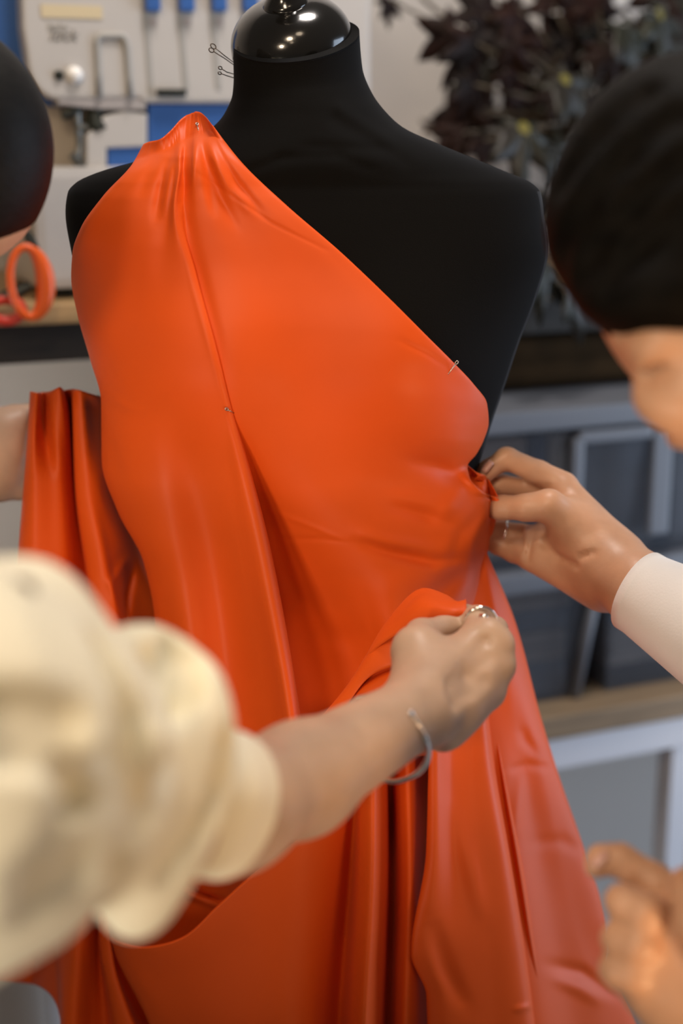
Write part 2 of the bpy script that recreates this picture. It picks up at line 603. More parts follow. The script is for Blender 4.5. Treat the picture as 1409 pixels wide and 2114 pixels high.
class Clay:
    def __init__(self, xs, ys, zs):
        self.xs, self.ys, self.zs = xs, ys, zs
        self.F = np.full((len(xs), len(ys), len(zs)), 0.2, np.float32)

    def _win(self, lo, hi):
        sl = []
        for a, l, h in zip((self.xs, self.ys, self.zs), lo, hi):
            i = max(0, np.searchsorted(a, l) - 1)
            j = min(len(a), np.searchsorted(a, h) + 1)
            sl.append(slice(i, max(j, i)))
        return tuple(sl)

    def _grid(self, w):
        return (self.xs[w[0]][:, None, None].astype(np.float32), self.ys[w[1]][None, :, None].astype(np.float32),
                self.zs[w[2]][None, None, :].astype(np.float32))

    def _merge(self, w, d, k, sub):
        if 0 in d.shape:
            return
        A = self.F[w]
        if sub:
            d = -d
            if k > 0:
                h = np.maximum(k - np.abs(A - d), 0) / k
                A = np.maximum(A, d) + h * h * k * 0.25
            else:
                A = np.maximum(A, d)
        else:
            if k > 0:
                h = np.maximum(k - np.abs(A - d), 0) / k
                A = np.minimum(A, d) - h * h * k * 0.25
            else:
                A = np.minimum(A, d)
        self.F[w] = A

    def cone(self, a, b, ra, rb, k=0.006, sub=False):
        a = np.asarray(a, float); b = np.asarray(b, float)
        pad = max(ra, rb) + k + 0.02
        w = self._win(np.minimum(a, b) - pad, np.maximum(a, b) + pad)
        X, Y, Z = self._grid(w)
        ba = b - a
        l2 = float(ba @ ba) + 1e-12
        h = np.clip(((X - a[0]) * ba[0] + (Y - a[1]) * ba[1] + (Z - a[2]) * ba[2]) / l2, 0, 1)
        d = np.sqrt((X - a[0] - h * ba[0]) ** 2 + (Y - a[1] - h * ba[1]) ** 2 + (Z - a[2] - h * ba[2]) ** 2) - (ra + (rb - ra) * h)
        self._merge(w, d.astype(np.float32), k, sub)

    def chain(self, pts, k=0.006, sub=False):
        """pts: (point, radius) list"""
        for (a, ra), (b, rb) in zip(pts[:-1], pts[1:]):
            self.cone(a, b, ra, rb, k, sub)

    def ell(self, c, r, R=None, k=0.01, sub=False):
        c = np.asarray(c, float); r = np.asarray(r, float)
        R = np.eye(3) if R is None else np.asarray(R, float)      # columns: ellipsoid axes
        ext = np.sqrt((R ** 2) @ (r ** 2))
        w = self._win(c - ext - k - 0.02, c + ext + k + 0.02)
        X, Y, Z = self._grid(w)
        q = []
        for i in range(3):
            q.append(((X - c[0]) * R[0, i] + (Y - c[1]) * R[1, i] + (Z - c[2]) * R[2, i]))
        k0 = np.sqrt(sum((q[i] / r[i]) ** 2 for i in range(3)))
        k1 = np.sqrt(sum((q[i] / r[i] ** 2) ** 2 for i in range(3))) + 1e-9
        d = k0 * (k0 - 1) / k1
        self._merge(w, d.astype(np.float32), k, sub)

    def surf(self, px, py, d0=0.35, d1=1.7):
        ds = np.arange(d0, d1, 0.0025)
        p = pt(px, py, ds)
        i = np.clip(np.searchsorted(self.xs, p[:, 0]), 0, len(self.xs) - 1)
        j = np.clip(np.searchsorted(self.ys, p[:, 1]), 0, len(self.ys) - 1)
        k = np.clip(np.searchsorted(self.zs, p[:, 2]), 0, len(self.zs) - 1)
        f = self.F[i, j, k]
        n = np.nonzero(f < 0)[0]
        return ds[n[0]] if len(n) else None

    def stroke(self, poly, r, k=0.01, sub=False, depth=0.0):
        """poly of pixels laid on the present front surface, r in metres (or list)"""
        pts = []
        rr = r if hasattr(r, '__len__') else [r] * len(poly)
        last = None
        for (x, y), q in zip(poly, rr):
            d = self.surf(x, y)
            if d is None:
                d = last
            if d is None:
                continue
            last = d
            pts.append((pt(x, y, d + depth), q))
        if len(pts) == 1:
            pts.append(pts[0])
        if pts:
            self.chain(pts, k, sub)

    def mesh(self):
        F, xs, ys, zs = self.F, self.xs, self.ys, self.zs
        s = F < 0
        def cells(op):
            r = s
            r = op(r[:-1], r[1:])
            r = op(r[:, :-1], r[:, 1:])
            return op(r[:, :, :-1], r[:, :, 1:])
        act = cells(np.logical_or) & ~cells(np.logical_and)
        I, J, K = np.nonzero(act)
        idx = np.full(act.shape, -1, np.int32)
        idx[I, J, K] = np.arange(len(I))
        acc = np.zeros((len(I), 3)); cnt = np.zeros(len(I))
        corners = [(0, 0, 0), (1, 0, 0), (0, 1, 0), (1, 1, 0), (0, 0, 1), (1, 0, 1), (0, 1, 1), (1, 1, 1)]
        edges = [(a, b) for a in range(8) for b in range(a + 1, 8)
                 if sum(abs(corners[a][q] - corners[b][q]) for q in range(3)) == 1]
        val = [F[I + c[0], J + c[1], K + c[2]].astype(float) for c in corners]
        pos = [np.stack([xs[I + c[0]], ys[J + c[1]], zs[K + c[2]]], -1) for c in corners]
        for a, b in edges:
            m = (val[a] < 0) != (val[b] < 0)
            t = (val[a] / np.where(m, val[a] - val[b], 1))[:, None]
            acc += np.where(m[:, None], pos[a] + (pos[b] - pos[a]) * t, 0)
            cnt += m
        V = acc / cnt[:, None]
        faces = []
        for ax in range(3):
            a = [slice(None)] * 3; b = [slice(None)] * 3
            a[ax] = slice(0, -1); b[ax] = slice(1, None)
            o1, o2 = [q for q in range(3) if q != ax]
            a[o1] = b[o1] = slice(1, -1)
            a[o2] = b[o2] = slice(1, -1)
            s0, s1 = s[tuple(a)], s[tuple(b)]
            E = np.nonzero(s0 != s1)
            e = [E[0], E[1], E[2]]
            e[o1] = e[o1] + 1
            e[o2] = e[o2] + 1
            inside = s[e[0], e[1], e[2]]
            def g(da, db):
                q = [e[0], e[1], e[2]]
                q[o1] = q[o1] - da
                q[o2] = q[o2] - db
                return idx[q[0], q[1], q[2]]
            quad = np.stack([g(0, 0), g(1, 0), g(1, 1), g(0, 1)], -1)
            flip = inside if ax == 1 else ~inside
            quad[flip] = quad[flip][:, ::-1]
            faces.append(quad)
        Fq = np.concatenate(faces)
        Fq = Fq[(Fq >= 0).all(1)][:, ::-1]
        return V, Fq

    def build(self, name, material, parent=None, smooth_iter=2):
        V, Fq = self.mesh()
        o = mesh_obj(name, to_world(V), Fq, material, parent)
        if smooth_iter:
            md = o.modifiers.new('smooth', 'SMOOTH')
            md.factor = 0.5
            md.iterations = smooth_iter
        return o


def basis(ax, up=(0, 0, 1)):
    """columns: ax, side, third"""
    a = np.asarray(ax, float); a = a / np.linalg.norm(a)
    s = np.cross(up, a); s = s / np.linalg.norm(s)
    t = np.cross(a, s)
    return np.stack([a, s, t], 1)


def J(px, py, d, r):
    return (pt(px, py, d), r / 1000.0)


# ================================================================== SETTING
def quad_box(name, lo, hi, m, kind='structure', bevel=0.0):
    lo, hi = Vector(lo), Vector(hi)
    o = MB().box((lo + hi) / 2, hi - lo, bevel).build(name, m)
    o['kind'] = kind
    return o


Y_WALL = 2.06
quad_box('floor', (-2.2, -1.6, -0.05), (3.2, Y_WALL + 0.1, 0.0), M['floor'])
quad_box('wall_back', (-2.2, Y_WALL, 0.0), (3.2, Y_WALL + 0.1, 2.9), M['wall'])
quad_box('baseboard_back', (-2.2, Y_WALL - 0.014, 0.0), (3.2, Y_WALL, 0.09), M['white_metal'])

# ------------------------------------------------------------------ upper shelf with dark drawer box under it
SH_Y = 1.60
pA = on_y(80, 632, SH_Y); pB = on_y(80, 671, SH_Y); pC = on_y(80, 752, SH_Y + 0.02)
SH_Z = pA.z
shelf = empty('wall_shelf', (0.6, Y_WALL - 0.2, SH_Z), 'long light wooden wall shelf with dark drawer box beneath', 'shelf')
MB().box((0.45, (SH_Y + Y_WALL) / 2, (pA.z + pB.z) / 2), (2.6, Y_WALL - SH_Y, pA.z - pB.z), 0.004).build('board', M['wood'], shelf)
MB().box((0.45, (SH_Y + 0.03 + Y_WALL) / 2, (pB.z + pC.z) / 2), (2.56, Y_WALL - SH_Y - 0.03, pB.z - pC.z), 0.003).build('drawer_box', M['dark_wood'], shelf)

# ------------------------------------------------------------------ lower table
TB_Y = 1.50
tA = on_y(1260, 1462, TB_Y); tB = on_y(1260, 1508, TB_Y); tC = on_y(1260, 1572, TB_Y)
TB_Z = tA.z
table = empty('work_table', (1.1, 1.78, 0), 'wood topped work table with white metal frame, under clear storage boxes', 'table')
TX0, TX1 = 0.30, 1.9
MB().box(((TX0 + TX1) / 2, (TB_Y + Y_WALL - 0.03) / 2, (tA.z + tB.z) / 2), (TX1 - TX0, Y_WALL - 0.03 - TB_Y, tA.z - tB.z), 0.003).build('tabletop', M['wood_grey'], table)
fr = MB()
fr.box(((TX0 + TX1) / 2, TB_Y + 0.02, (tB.z + tC.z) / 2), (TX1 - TX0 - 0.01, 0.03, tB.z - tC.z), 0.002)
fr.box(((TX0 + TX1) / 2, Y_WALL - 0.05, (tB.z + tC.z) / 2), (TX1 - TX0 - 0.01, 0.03, tB.z - tC.z), 0.002)
fr.build('frame', M['white_metal'], table)
lx = on_y(1408, 1680, TB_Y).x
for x, y in ((TX0 + 0.03, TB_Y + 0.025), (lx, TB_Y + 0.025), (TX1 - 0.03, TB_Y + 0.025),
             (TX0 + 0.03, Y_WALL - 0.055), (TX1 - 0.03, Y_WALL - 0.055)):
    MB().box((x, y, tC.z / 2), (0.034, 0.034, tC.z), 0.002).build('leg', M['white_metal'], table)

# ------------------------------------------------------------------ overlock sewing machine on the shelf
MY = 1.66
def mxz(px, py, y=MY):
    p = on_y(px, py, y)
    return (p.x, p.z)

mroot = empty('overlock_machine', (on_y(400, 630, MY).x, 1.8, SH_Z), 'white and blue overlock sewing machine on the wall shelf', 'sewing machine')
def arc_px(cx, cy, rx, ry, a0, a1, n=8):
    return [(cx + rx * math.cos(math.radians(a0 + (a1 - a0) * i / n)), cy + ry * math.sin(math.radians(a0 + (a1 - a0) * i / n))) for i in range(n + 1)]

upper_px = [(36, -230), (46, 60), (54, 110)] + arc_px(122, 120, 66, 86, 180, 90, 8)[1:] + [(200, 205), (285, 203), (300, 213), (766, 214), (766, -230)]
MB().prism_xz([mxz(*p) for p in upper_px], MY, 1.86, 0.006).build('upper_body', M['machine_white'], mroot)
blue_px = [(-190, -235), (-190, 140)] + [(-60, 190)] + arc_px(112, 128, 76, 92, 170, 90, 8) + [(300, 222), (300, -235)]
MB().prism_xz([mxz(*p, y=MY + 0.03) for p in blue_px], MY + 0.03, 1.90, 0.006).build('side_body', M['machine_blue'], mroot)
MB().prism_xz([mxz(*p, y=MY + 0.008) for p in [(306, 214), (306, 300), (222, 303), (222, 360), (300, 420), (766, 420), (766, 214)]], MY + 0.008, 1.86, 0.003).build('front_cover', M['machine_blue'], mroot)
MB().prism_xz([mxz(*p, y=MY + 0.04) for p in [(70, 214), (70, 420), (310, 420), (310, 214)]], MY + 0.04, 1.88).build('needle_recess', mat('machine_recess_beige', (0.52, 0.45, 0.37), rough=0.5, noise=0.08), mroot)
MB().prism_xz([mxz(*p, y=MY) for p in [(180, 280), (180, 345), (222, 352), (222, 306), (306, 303), (306, 235), (260, 228), (215, 240)]], MY + 0.004, 1.87, 0.003).build('work_plate', M['machine_white'], mroot)
bz = mxz(100, 345)[1]
x0, x1 = mxz(70, 500)[0], mxz(766, 500)[0]
MB().box(((x0 + x1) / 2, MY + 0.11, (bz + SH_Z + 0.012) / 2), (x1 - x0, 0.24, bz - SH_Z - 0.012), 0.012).build('base', M['machine_white'], mroot, smooth=False)
for fx in (x0 + 0.03, x1 - 0.03):
    for fy in (MY + 0.03, MY + 0.20):
        MB().box((fx, fy, SH_Z + 0.006), (0.03, 0.03, 0.012), 0.003).build('rubber_foot', M['machine_black'], mroot)
# grey underside piece and dark trims
MB().prism_xz([mxz(*p) for p in [(120, 196), (120, 216), (206, 226), (302, 228), (302, 200)]], MY + 0.002, 1.85, 0.002).build('lower_trim', M['machine_grey'], mroot)
for a, b in (((295, -60), (312, 198)), ((364, -60), (384, 184)), ((430, -60), (451, 184)), ((494, -60), (520, 184)), ((560, -60), (590, 184))):
    q = MB()
    pa, pb = mxz(*a), mxz(*b)
    hw = 0.0030
    q.prism_xz([(pa[0] - hw, pa[1]), (pb[0] - hw, pb[1]), (pb[0] + hw, pb[1]), (pa[0] + hw, pa[1])], MY - 0.0012, MY + 0.01)
    q.build('thread_slot', M['machine_slot'], mroot)
for a, b in ((297, 327), (366, 397), (434, 463), (497, 528)):
    l = mxz(a, 24); r = mxz(b, 24); tp = mxz(a, -70)
    MB().box(((l[0] + r[0]) / 2, MY - 0.002, (l[1] + tp[1]) / 2), (r[0] - l[0], 0.02, tp[1] - l[1]), 0.003).build('tension_dial', M['machine_blue'], mroot)
    mk = mxz((a + b) / 2 + 5, 46)
    MB().box((mk[0], MY - 0.0008, mk[1]), (0.0075, 0.0015, 0.0065), 0.0005).build('dial_mark', mat('dial_mark_ink', (0.42, 0.37, 0.36), rough=0.8), mroot)
l = mxz(322, 191); r = mxz(381, 191)
MB().box(((l[0] + r[0]) / 2, MY - 0.002, l[1]), (r[0] - l[0], 0.012, 0.0075), 0.001).build('cover_catch', M['machine_black'], mroot)
# U-shaped threading guide
gp = [(204, 200), (203, 150), (200, 95)] + arc_px(212, 88, 13, 14, 180, 270, 5) + arc_px(246, 88, 13, 14, 270, 360, 5) + [(262, 100), (266, 160), (268, 200)]
MB().tube([(*[mxz(*p)[0]], MY - 0.001, mxz(*p)[1]) for p in gp], 0.0042, 8).build('threading_guide', M['machine_slot'], mroot, smooth=True)
l = mxz(84, 9); r = mxz(210, 9); t_ = mxz(84, 36)
MB().box(((l[0] + r[0]) / 2, MY - 0.0005, (l[1] + t_[1]) / 2), (r[0] - l[0], 0.0015, l[1] - t_[1])).build('sticker', M['beige'], mroot)
c = mxz(121, 155)
MB().lathe([(0.0055, 0), (0.0055, 0.004), (0.004, 0.005)], (c[0], MY + 0.001, c[1]), (0, -1, 0), 20).build('screw', M['machine_black'], mroot)
c = mxz(153, 155)
MB().lathe([(0.010, 0), (0.009, 0.006), (0.005, 0.009), (0.001, 0.010)], (c[0], MY + 0.001, c[1]), (0, -1, 0), 20).build('button', mat('white_button', (0.85, 0.83, 0.80), rough=0.3), mroot, smooth=True)


def text_obj(body, p, size, m, parent, shear=0.0):
    cu = bpy.data.curves.new('lettering', 'FONT')
    cu.body = body
    cu.size = size
    cu.shear = shear
    cu.extrude = 0.0003
    cu.materials.append(m)
    o = bpy.data.objects.new('lettering', cu)
    COL.objects.link(o)
    bpy.context.view_layer.update()
    me = bpy.data.meshes.new_from_object(o.evaluated_get(bpy.context.evaluated_depsgraph_get()))
    bpy.data.objects.remove(o)
    o = bpy.data.objects.new('lettering', me)
    COL.objects.link(o)
    o.parent = parent
    bpy.context.view_layer.update()
    o.matrix_local = parent.matrix_world.inverted() @ Matrix.Translation(p) @ Matrix.Rotation(math.radians(90), 4, 'X')
    return o


a = mxz(97, 62); text_obj('baby', Vector((a[0], MY - 0.0008, a[1])), 0.0125, M['machine_slot'], mroot, 0.25)
a = mxz(100, 84); text_obj('lock', Vector((a[0], MY - 0.0008, a[1])), 0.0185, M['ink'], mroot, 0.35)
# presser foot and needle clamp, in the recess under the head
nx = lambda px, py, y=MY + 0.012: Vector((mxz(px, py, y)[0], y, mxz(px, py, y)[1]))
q = MB()
q.tube([nx(196, 205), nx(196, 232)], 0.0085, 10)
q.tube([nx(192, 228), nx(200, 262), nx(190, 272)], [0.007, 0.013, 0.008], 10)
q.build('needle_clamp', M['machine_black'], mroot)
q = MB()
q.tube([nx(158, 205), nx(160, 250), nx(164, 300), nx(158, 330)], [0.004, 0.0045, 0.004, 0.004], 8)
q.tube([nx(148, 318), nx(160, 333), nx(180, 342), nx(222, 348)], [0.005, 0.0055, 0.004, 0.003], 8)
q.tube([nx(160, 262), nx(188, 268)], 0.005, 8)
q.build('presser_foot', mat('presser_dark_steel', (0.12, 0.12, 0.11), rough=0.35, metallic=0.7), mroot)
q = MB()
q.tube([nx(128, 238), nx(150, 230), nx(168, 222)], [0.006, 0.0065, 0.005], 8)
q.build('presser_lever', M['machine_black'], mroot)

# ------------------------------------------------------------------ scissors with orange handles, on the shelf edge
sroot = empty('scissors', on_y(70, 650, 1.575), 'orange handled scissors by the left end of the wall shelf', 'scissors')
def sp(px, py, y=1.575):
    return on_y(px, py, y)
loop = []
for i in range(36):
    a = 2 * math.pi * i / 36
    loop.append((58 + 36 * math.cos(a) + 6 * math.sin(a), 582 + 72 * math.sin(a)))
rr = [0.0045 + 0.0062 * max(0, math.cos(2 * math.pi * i / 36 - 0.1)) ** 1.5 for i in range(36)]
MB().tube([sp(*p) for p in loop], rr, 10, closed=True).build('handle', M['orange_plastic'], sroot, smooth=True)
loop = [(12 + 34 * math.cos(2 * math.pi * i / 28), 640 + 22 * math.sin(2 * math.pi * i / 28)) for i in range(28)]
MB().tube([sp(*p, y=1.583) for p in loop], 0.006, 10, closed=True).build('handle', mat('red_plastic', (0.60, 0.05, 0.03), rough=0.35), sroot, smooth=True)
q = MB()
q.tube([sp(72, 512), sp(60, 490, 1.59), sp(48, 470, 1.60)], [0.005, 0.006, 0.003], 8)
q.tube([sp(64, 590, 1.585), sp(34, 604, 1.585), sp(-60, 640, 1.585)], [0.006, 0.0075, 0.005], 8)
q.build('blade', M['machine_black'], sroot)

# ------------------------------------------------------------------ clear storage boxes on the table
BY = 1.535
def storage_box(px0, px1, pyt, pyb, y0, y1, label, latch):
    a = on_y(px0, pyb, y0); b = on_y(px1, pyb, y0)
    ztop = on_y((px0 + px1) / 2, pyt, y0).z
    zb = on_y((px0 + px1) / 2, pyb, y0).z
    return a.x, b.x, zb, ztop


def make_box(x0, x1, z0, z1, y0, y1, label, posts, rim_drop=0.028):
    r = empty('storage_box', ((x0 + x1) / 2, (y0 + y1) / 2, z0), label, 'storage box', 'clear storage boxes on the table')
    t = 0.0025
    taper = 0.018
    cx = [x0, x1]; cy = [y0, y1]
    # hollow tapered tub
    def ring(z, e):
        return [(x0 + e, y0 + e, z), (x1 - e, y0 + e, z), (x1 - e, y1 - e, z), (x0 + e, y1 - e, z)]
    zt = z1 - rim_drop
    v = ring(z0, taper) + ring(zt, 0.0) + ring(zt, t) + ring(z0 + t, taper + t)
    f = [[3, 2, 1, 0], [12, 13, 14, 15]]
    for k in range(4):
        k2 = (k + 1) % 4
        f += [[k, k2, 4 + k2, 4 + k], [4 + k, 4 + k2, 8 + k2, 8 + k], [8 + k, 8 + k2, 12 + k2, 12 + k]]
    mesh_obj('body', v, f, M['clear_plastic'], r, smooth=False)
    for (px, py) in [((x0 + 0.008, y0 + 0.008), (x1 - 0.008, y0 + 0.008))[i] for i in posts]:
        sgn = 1 if px < (x0 + x1) / 2 else -1
        q = MB()
        q.tube([(px + sgn * (taper - 0.004), py + taper - 0.012, z0 + 0.004), (px - sgn * 0.004, py - 0.010, zt)], 0.0075, 8)
        q.build('corner_post', M['frost_plastic'], r, smooth=True)
    MB().box(((x0 + x1) / 2, (y0 + y1) / 2, zt + rim_drop / 2), (x1 - x0 + 0.014, y1 - y0 + 0.014, rim_drop), 0.006).build('lid', M['frost_plastic'], r)
    return r


zA = TB_Z
z_mid = on_y(1330, 1150, BY).z
z_top = on_y(1200, 836, BY).z
bx0 = on_y(960, 1300, BY).x
bx_low = on_y(1232, 1300, BY).x
bx1 = on_y(1560, 1300, BY).x
b_low = make_box(bx0, bx_low, zA, z_mid, BY, 1.98, 'clear plastic storage box of folded fabrics on the table, nearest the orange cloth', [1])
b_low2 = make_box(bx_low + 0.012, bx1, zA, z_mid, BY, 1.98, 'clear plastic storage box of folded fabrics on the table, under the shirt cuff', [])
b_top = make_box(bx0 - 0.01, bx1, z_mid + 0.001, z_top, BY - 0.005, 1.98, 'large clear plastic storage box stacked on top of two others', [])
# the upper box's front latch panel
la = on_y(1195, 905, BY - 0.012); lb = on_y(1345, 905, BY - 0.012); lz = on_y(1195, 1125, BY - 0.012).z
q = MB()
q.box(((la.x + lb.x) / 2, BY - 0.008, la.z), (lb.x - la.x, 0.012, 0.016), 0.004)
q.box((la.x, BY - 0.008, (la.z + lz) / 2), (0.016, 0.012, la.z - lz), 0.004)
q.box((lb.x + 0.02, BY - 0.006, (la.z + lz) / 2), (0.03, 0.010, la.z - lz), 0.004)
q.build('latch', M['frost_plastic'], b_top)
# folded fabrics inside
def folded(x0, x1, y0, y1, z0, h, m, label):
    q = MB()
    n = max(2, int(h / 0.011))
    for i in range(n):
        zz = z0 + h * (i + 0.5) / n
        q.box(((x0 + x1) / 2 + random.uniform(-.003, .003), (y0 + y1) / 2 + random.uniform(-.003, .003), zz),
              (x1 - x0, y1 - y0, h / n * 0.94), h / n * 0.4)
    o = q.build('folded_fabric', m)
    return tag(o, label, 'fabric')


hh = z_mid - zA - 0.036
zz = zA + 0.004
fl = [('fold_b', 0.30, 'grey'), ('fold_a', 0.28, 'taupe'), ('fold_b', 0.2, 'middle grey'), ('fold_a', 0.18, 'upper taupe')]
for key, fr_, nm in fl:
    folded(bx0 + 0.028, bx_low - 0.028, BY + 0.03, 1.93, zz, hh * fr_, M[key],
           'folded %s fabric in the lower storage box nearest the orange cloth, %s' % (nm.split()[-1], {'grey': 'bottom of the pile', 'taupe': 'second from the bottom', 'middle grey': 'third from the bottom', 'upper taupe': 'top of the pile'}[nm]))
    zz += hh * fr_ + 0.0008
zz = zA + 0.004
for key, fr_, nm in (('fold_d', 0.16, 'charcoal fabric at the bottom'), ('fold_a', 0.36, 'taupe fabric above the charcoal one'), ('fold_b', 0.14, 'grey fabric between taupe layers'), ('fold_a', 0.28, 'taupe fabric at the top')):
    folded(bx_low + 0.042, bx1 - 0.03, BY + 0.03, 1.93, zz, hh * fr_, M[key], 'folded %s of the box under the shirt cuff' % nm)
    zz += hh * fr_ + 0.0008
ux = bx0 + 0.03
hz = z_top - z_mid - 0.05
for w, key, nm in ((0.075, 'fold_a', 'taupe roll at the left'), (0.030, 'fold_c', 'navy roll beside the taupe one'), (0.03, 'fold_a', 'slim taupe roll'), (0.14, 'fold_b', 'wide grey bundle behind the latch'), (0.025, 'fold_c', 'slim navy roll right of the latch'), (0.10, 'fold_b', 'grey bundle at the right end')):
    q = MB().box((ux + w / 2, BY + 0.17, z_mid + 0.006 + hz / 2), (w - 0.002, 0.26, hz), 0.012)
    tag(q.build('fabric_bundle', M[key]), 'upright %s in the upper storage box' % nm, 'fabric')
    ux += w

# brown cloth lying on the stacked boxes
bl = on_y(1035, 700, BY + 0.05); br = on_y(1420, 700, BY + 0.05)
q = Clay(np.arange(bl.x - 0.05, br.x + 0.2, 0.006), np.arange(BY - 0.02, 1.99, 0.006), np.arange(z_top - 0.02, z_top + 0.28, 0.006))
room_ = pC.z - z_top - 0.006
nr_ = max(1, int(room_ / 0.036))
st_ = room_ / nr_
rr_ = st_ * 0.56
for i in range(nr_):
    zc = z_top + 0.002 + rr_ + i * (room_ - 2 * rr_) / max(1, nr_ - 1)
    q.cone((bl.x + 0.02 * i, BY + 0.12, zc), (br.x + 0.08, BY + 0.12, zc), rr_, rr_ * 0.9, 0.004)
    q.cone((bl.x + 0.02 * i, BY + 0.20, zc), (br.x + 0.08, BY + 0.20, zc), rr_, rr_ * 0.9, 0.01)
    q.cone((bl.x + 0.02 * i, BY + 0.30, zc), (br.x + 0.08, BY + 0.30, zc), rr_, rr_ * 0.9, 0.01)
V, Fq = q.mesh()
tag(mesh_obj('folded_cloth', V, Fq, M['brown_cloth']), 'dark brown folded cloth lying on top of the clear storage boxes', 'cloth')

# ------------------------------------------------------------------ plant on the shelf
PX = on_y(1290, 520, 1.84)
proot = empty('potted_plant', (PX.x, 1.84, SH_Z), 'dark maroon leaved potted plant on the shelf behind the right shoulder', 'plant')
MB().lathe([(0.045, 0.0), (0.060, 0.10), (0.066, 0.105), (0.066, 0.12), (0.058, 0.12), (0.056, 0.108)], (PX.x, 1.84, SH_Z)).build('pot', M['pot'], proot, smooth=True)
MB().lathe([(0.0555, 0.0), (0.054, 0.004), (0.02, 0.006)], (PX.x, 1.84, SH_Z + 0.103)).build('soil', M['soil'], proot, smooth=True)


def leaf_mesh(mb, eye, c, size, nrm, tip, lobes=7, seed=0):
    """pointed palmate leaf: c = petiole point, nrm = facing, tip = direction of the main lobe"""
    rs = random.Random(seed)
    n = Vector(nrm).normalized()
    t = Vector(tip); t = (t - n * t.dot(n)).normalized()
    s = n.cross(t)
    ring, cent = [], []
    lens = {5: [0.55, 0.85, 1.0, 0.85, 0.55], 7: [0.45, 0.70, 0.92, 1.05, 0.92, 0.70, 0.45]}[lobes]
    spread_ = math.radians(285)
    pts = []
    for i in range(lobes):
        a = -spread_ / 2 + spread_ * (i + 0.5) / lobes
        da = spread_ / lobes
        L = lens[i] * size * rs.uniform(0.92, 1.08)
        pts += [(a - da * 0.50, L * 0.50), (a - da * 0.30, L * 0.66), (a - da * 0.16, L * 0.80), (a, L), (a + da * 0.16, L * 0.80), (a + da * 0.30, L * 0.66)]
    pts.append((spread_ / 2, lens[-1] * size * 0.45))
    rows = []
    for q in (0.0, 0.34, 0.68, 1.0):
        row = []
        for a, L in pts:
            r = L * q
            drop = -0.22 * size * (q ** 2) * (0.6 + 0.4 * math.cos(a * lobes * 0.5)) + 0.03 * size * math.sin(a * lobes * 1.27) * q
            row.append(Vector(c) + t * (math.cos(a) * r) + s * (math.sin(a) * r) + n * drop)
        rows.append(row)
    v = [p for row in rows for p in row]
    k = len(pts)
    f = []
    for i in range(3):
        for j in range(k - 1):
            f.append([i * k + j, i * k + j + 1, (i + 1) * k + j + 1, (i + 1) * k + j])
    mb.add(v, f)
    if eye is not None:
        e = [Vector(c) + n * 0.0015 + (t * math.cos(a) + s * math.sin(a)) * size * 0.11 for a in [2 * math.pi * i / 10 for i in range(10)]]
        eye.add(e, [list(range(10))])


dark, green, stems = MB(), MB(), MB()
EYES = []
hub = Vector((PX.x, 1.84, SH_Z + 0.11))
# (px, py, y, size px, tip dx, tip dz, material, facing x tilt, facing z tilt)
LEAVES = [
    (935, 70, 1.78, 66, -0.8, -0.6, 0, -0.5, -0.2), (985, 90, 1.76, 80, -0.4, -0.9, 0, 0.3, -0.3), (1000, 30, 1.80, 75, -0.5, 0.6, 0, 0.2, 0.2),
    (1070, 20, 1.80, 80, 0.2, -0.7, 0, 0.4, 0.0), (1055, 90, 1.74, 62, 0.5, -0.8, 0, -0.3, -0.2),
    (980, 175, 1.76, 66, -0.3, -0.95, 0, 0.5, -0.2), (965, 225, 1.78, 62, -0.2, -0.9, 0, -0.6, 0.1), (955, 275, 1.76, 50, -0.8, -0.3, 0, -0.3, 0.2),
    (1000, 290, 1.74, 52, -0.1, -0.9, 0, 0.4, 0.3),
    (1050, 200, 1.80, 50, 0.7, 0.4, 2, 0.1, 0.1), (1110, 110, 1.82, 55, 0.6, -0.6, 2, 0.2, -0.1), (1190, 60, 1.84, 80, -0.6, -0.3, 2, 0.1, 0.1),
    (1165, 165, 1.70, 100, 0.6, -0.8, 1, 0.25, 0.6), (1080, 265, 1.68, 110, -0.2, -1.0, 1, 0.1, 0.55), (1150, 300, 1.70, 90, 0.5, -0.8, 1, 0.3, 0.4),
    (1250, 100, 1.76, 70, 0.3, -0.9, 0, -0.2, 0.1), (1300, 60, 1.72, 110, 0.2, -0.9, 1, 0.5, 0.5), (1360, 30, 1.74, 100, 0.6, -0.7, 1, 0.5, 0.4),
    (1395, 90, 1.76, 80, 0.3, -0.9, 1, 0.5, 0.3), (1235, 15, 1.80, 70, -0.3, 0.8, 0, 0.1, 0.2), (1140, 10, 1.82, 60, -0.5, 0.5, 2, 0, 0.1),
    (805, 0, 1.80, 38, 0.1, -0.9, 0, 0.4, 0.1), (1040, 145, 1.78, 46, 0.8, -0.2, 0, 0.2, 0.1),
    (1330, 200, 1.80, 90, 0.2, -0.8, 0, 0.2, 0.2), (1240, 240, 1.78, 90, 0.1, -0.8, 0, 0.2, 0.2), (1390, 220, 1.84, 90, 0.1, -0.8, 0, 0.2, 0.2),
    (1180, 430, 1.66, 90, -0.2, -0.9, 1, 0.3, 0.5),
    (1130, 545, 1.56, 105, -0.1, -1.0, 1, 0.55, 0.25), (1195, 590, 1.56, 100, 0.35, -0.95, 1, 0.55, 0.2), (1120, 400, 1.70, 80, -0.1, -0.9, 1, 0.2, 0.5),
]
rl = random.Random(3)
for i in range(34):
    LEAVES.append((rl.uniform(965, 1440), rl.uniform(-40, 330), rl.uniform(1.80, 1.97), rl.uniform(60, 95), rl.uniform(-1, 1), rl.uniform(-1, 0.2),
                   rl.choice([0, 0, 0, 1]), rl.uniform(-.6, .6), rl.uniform(-.2, .5)))
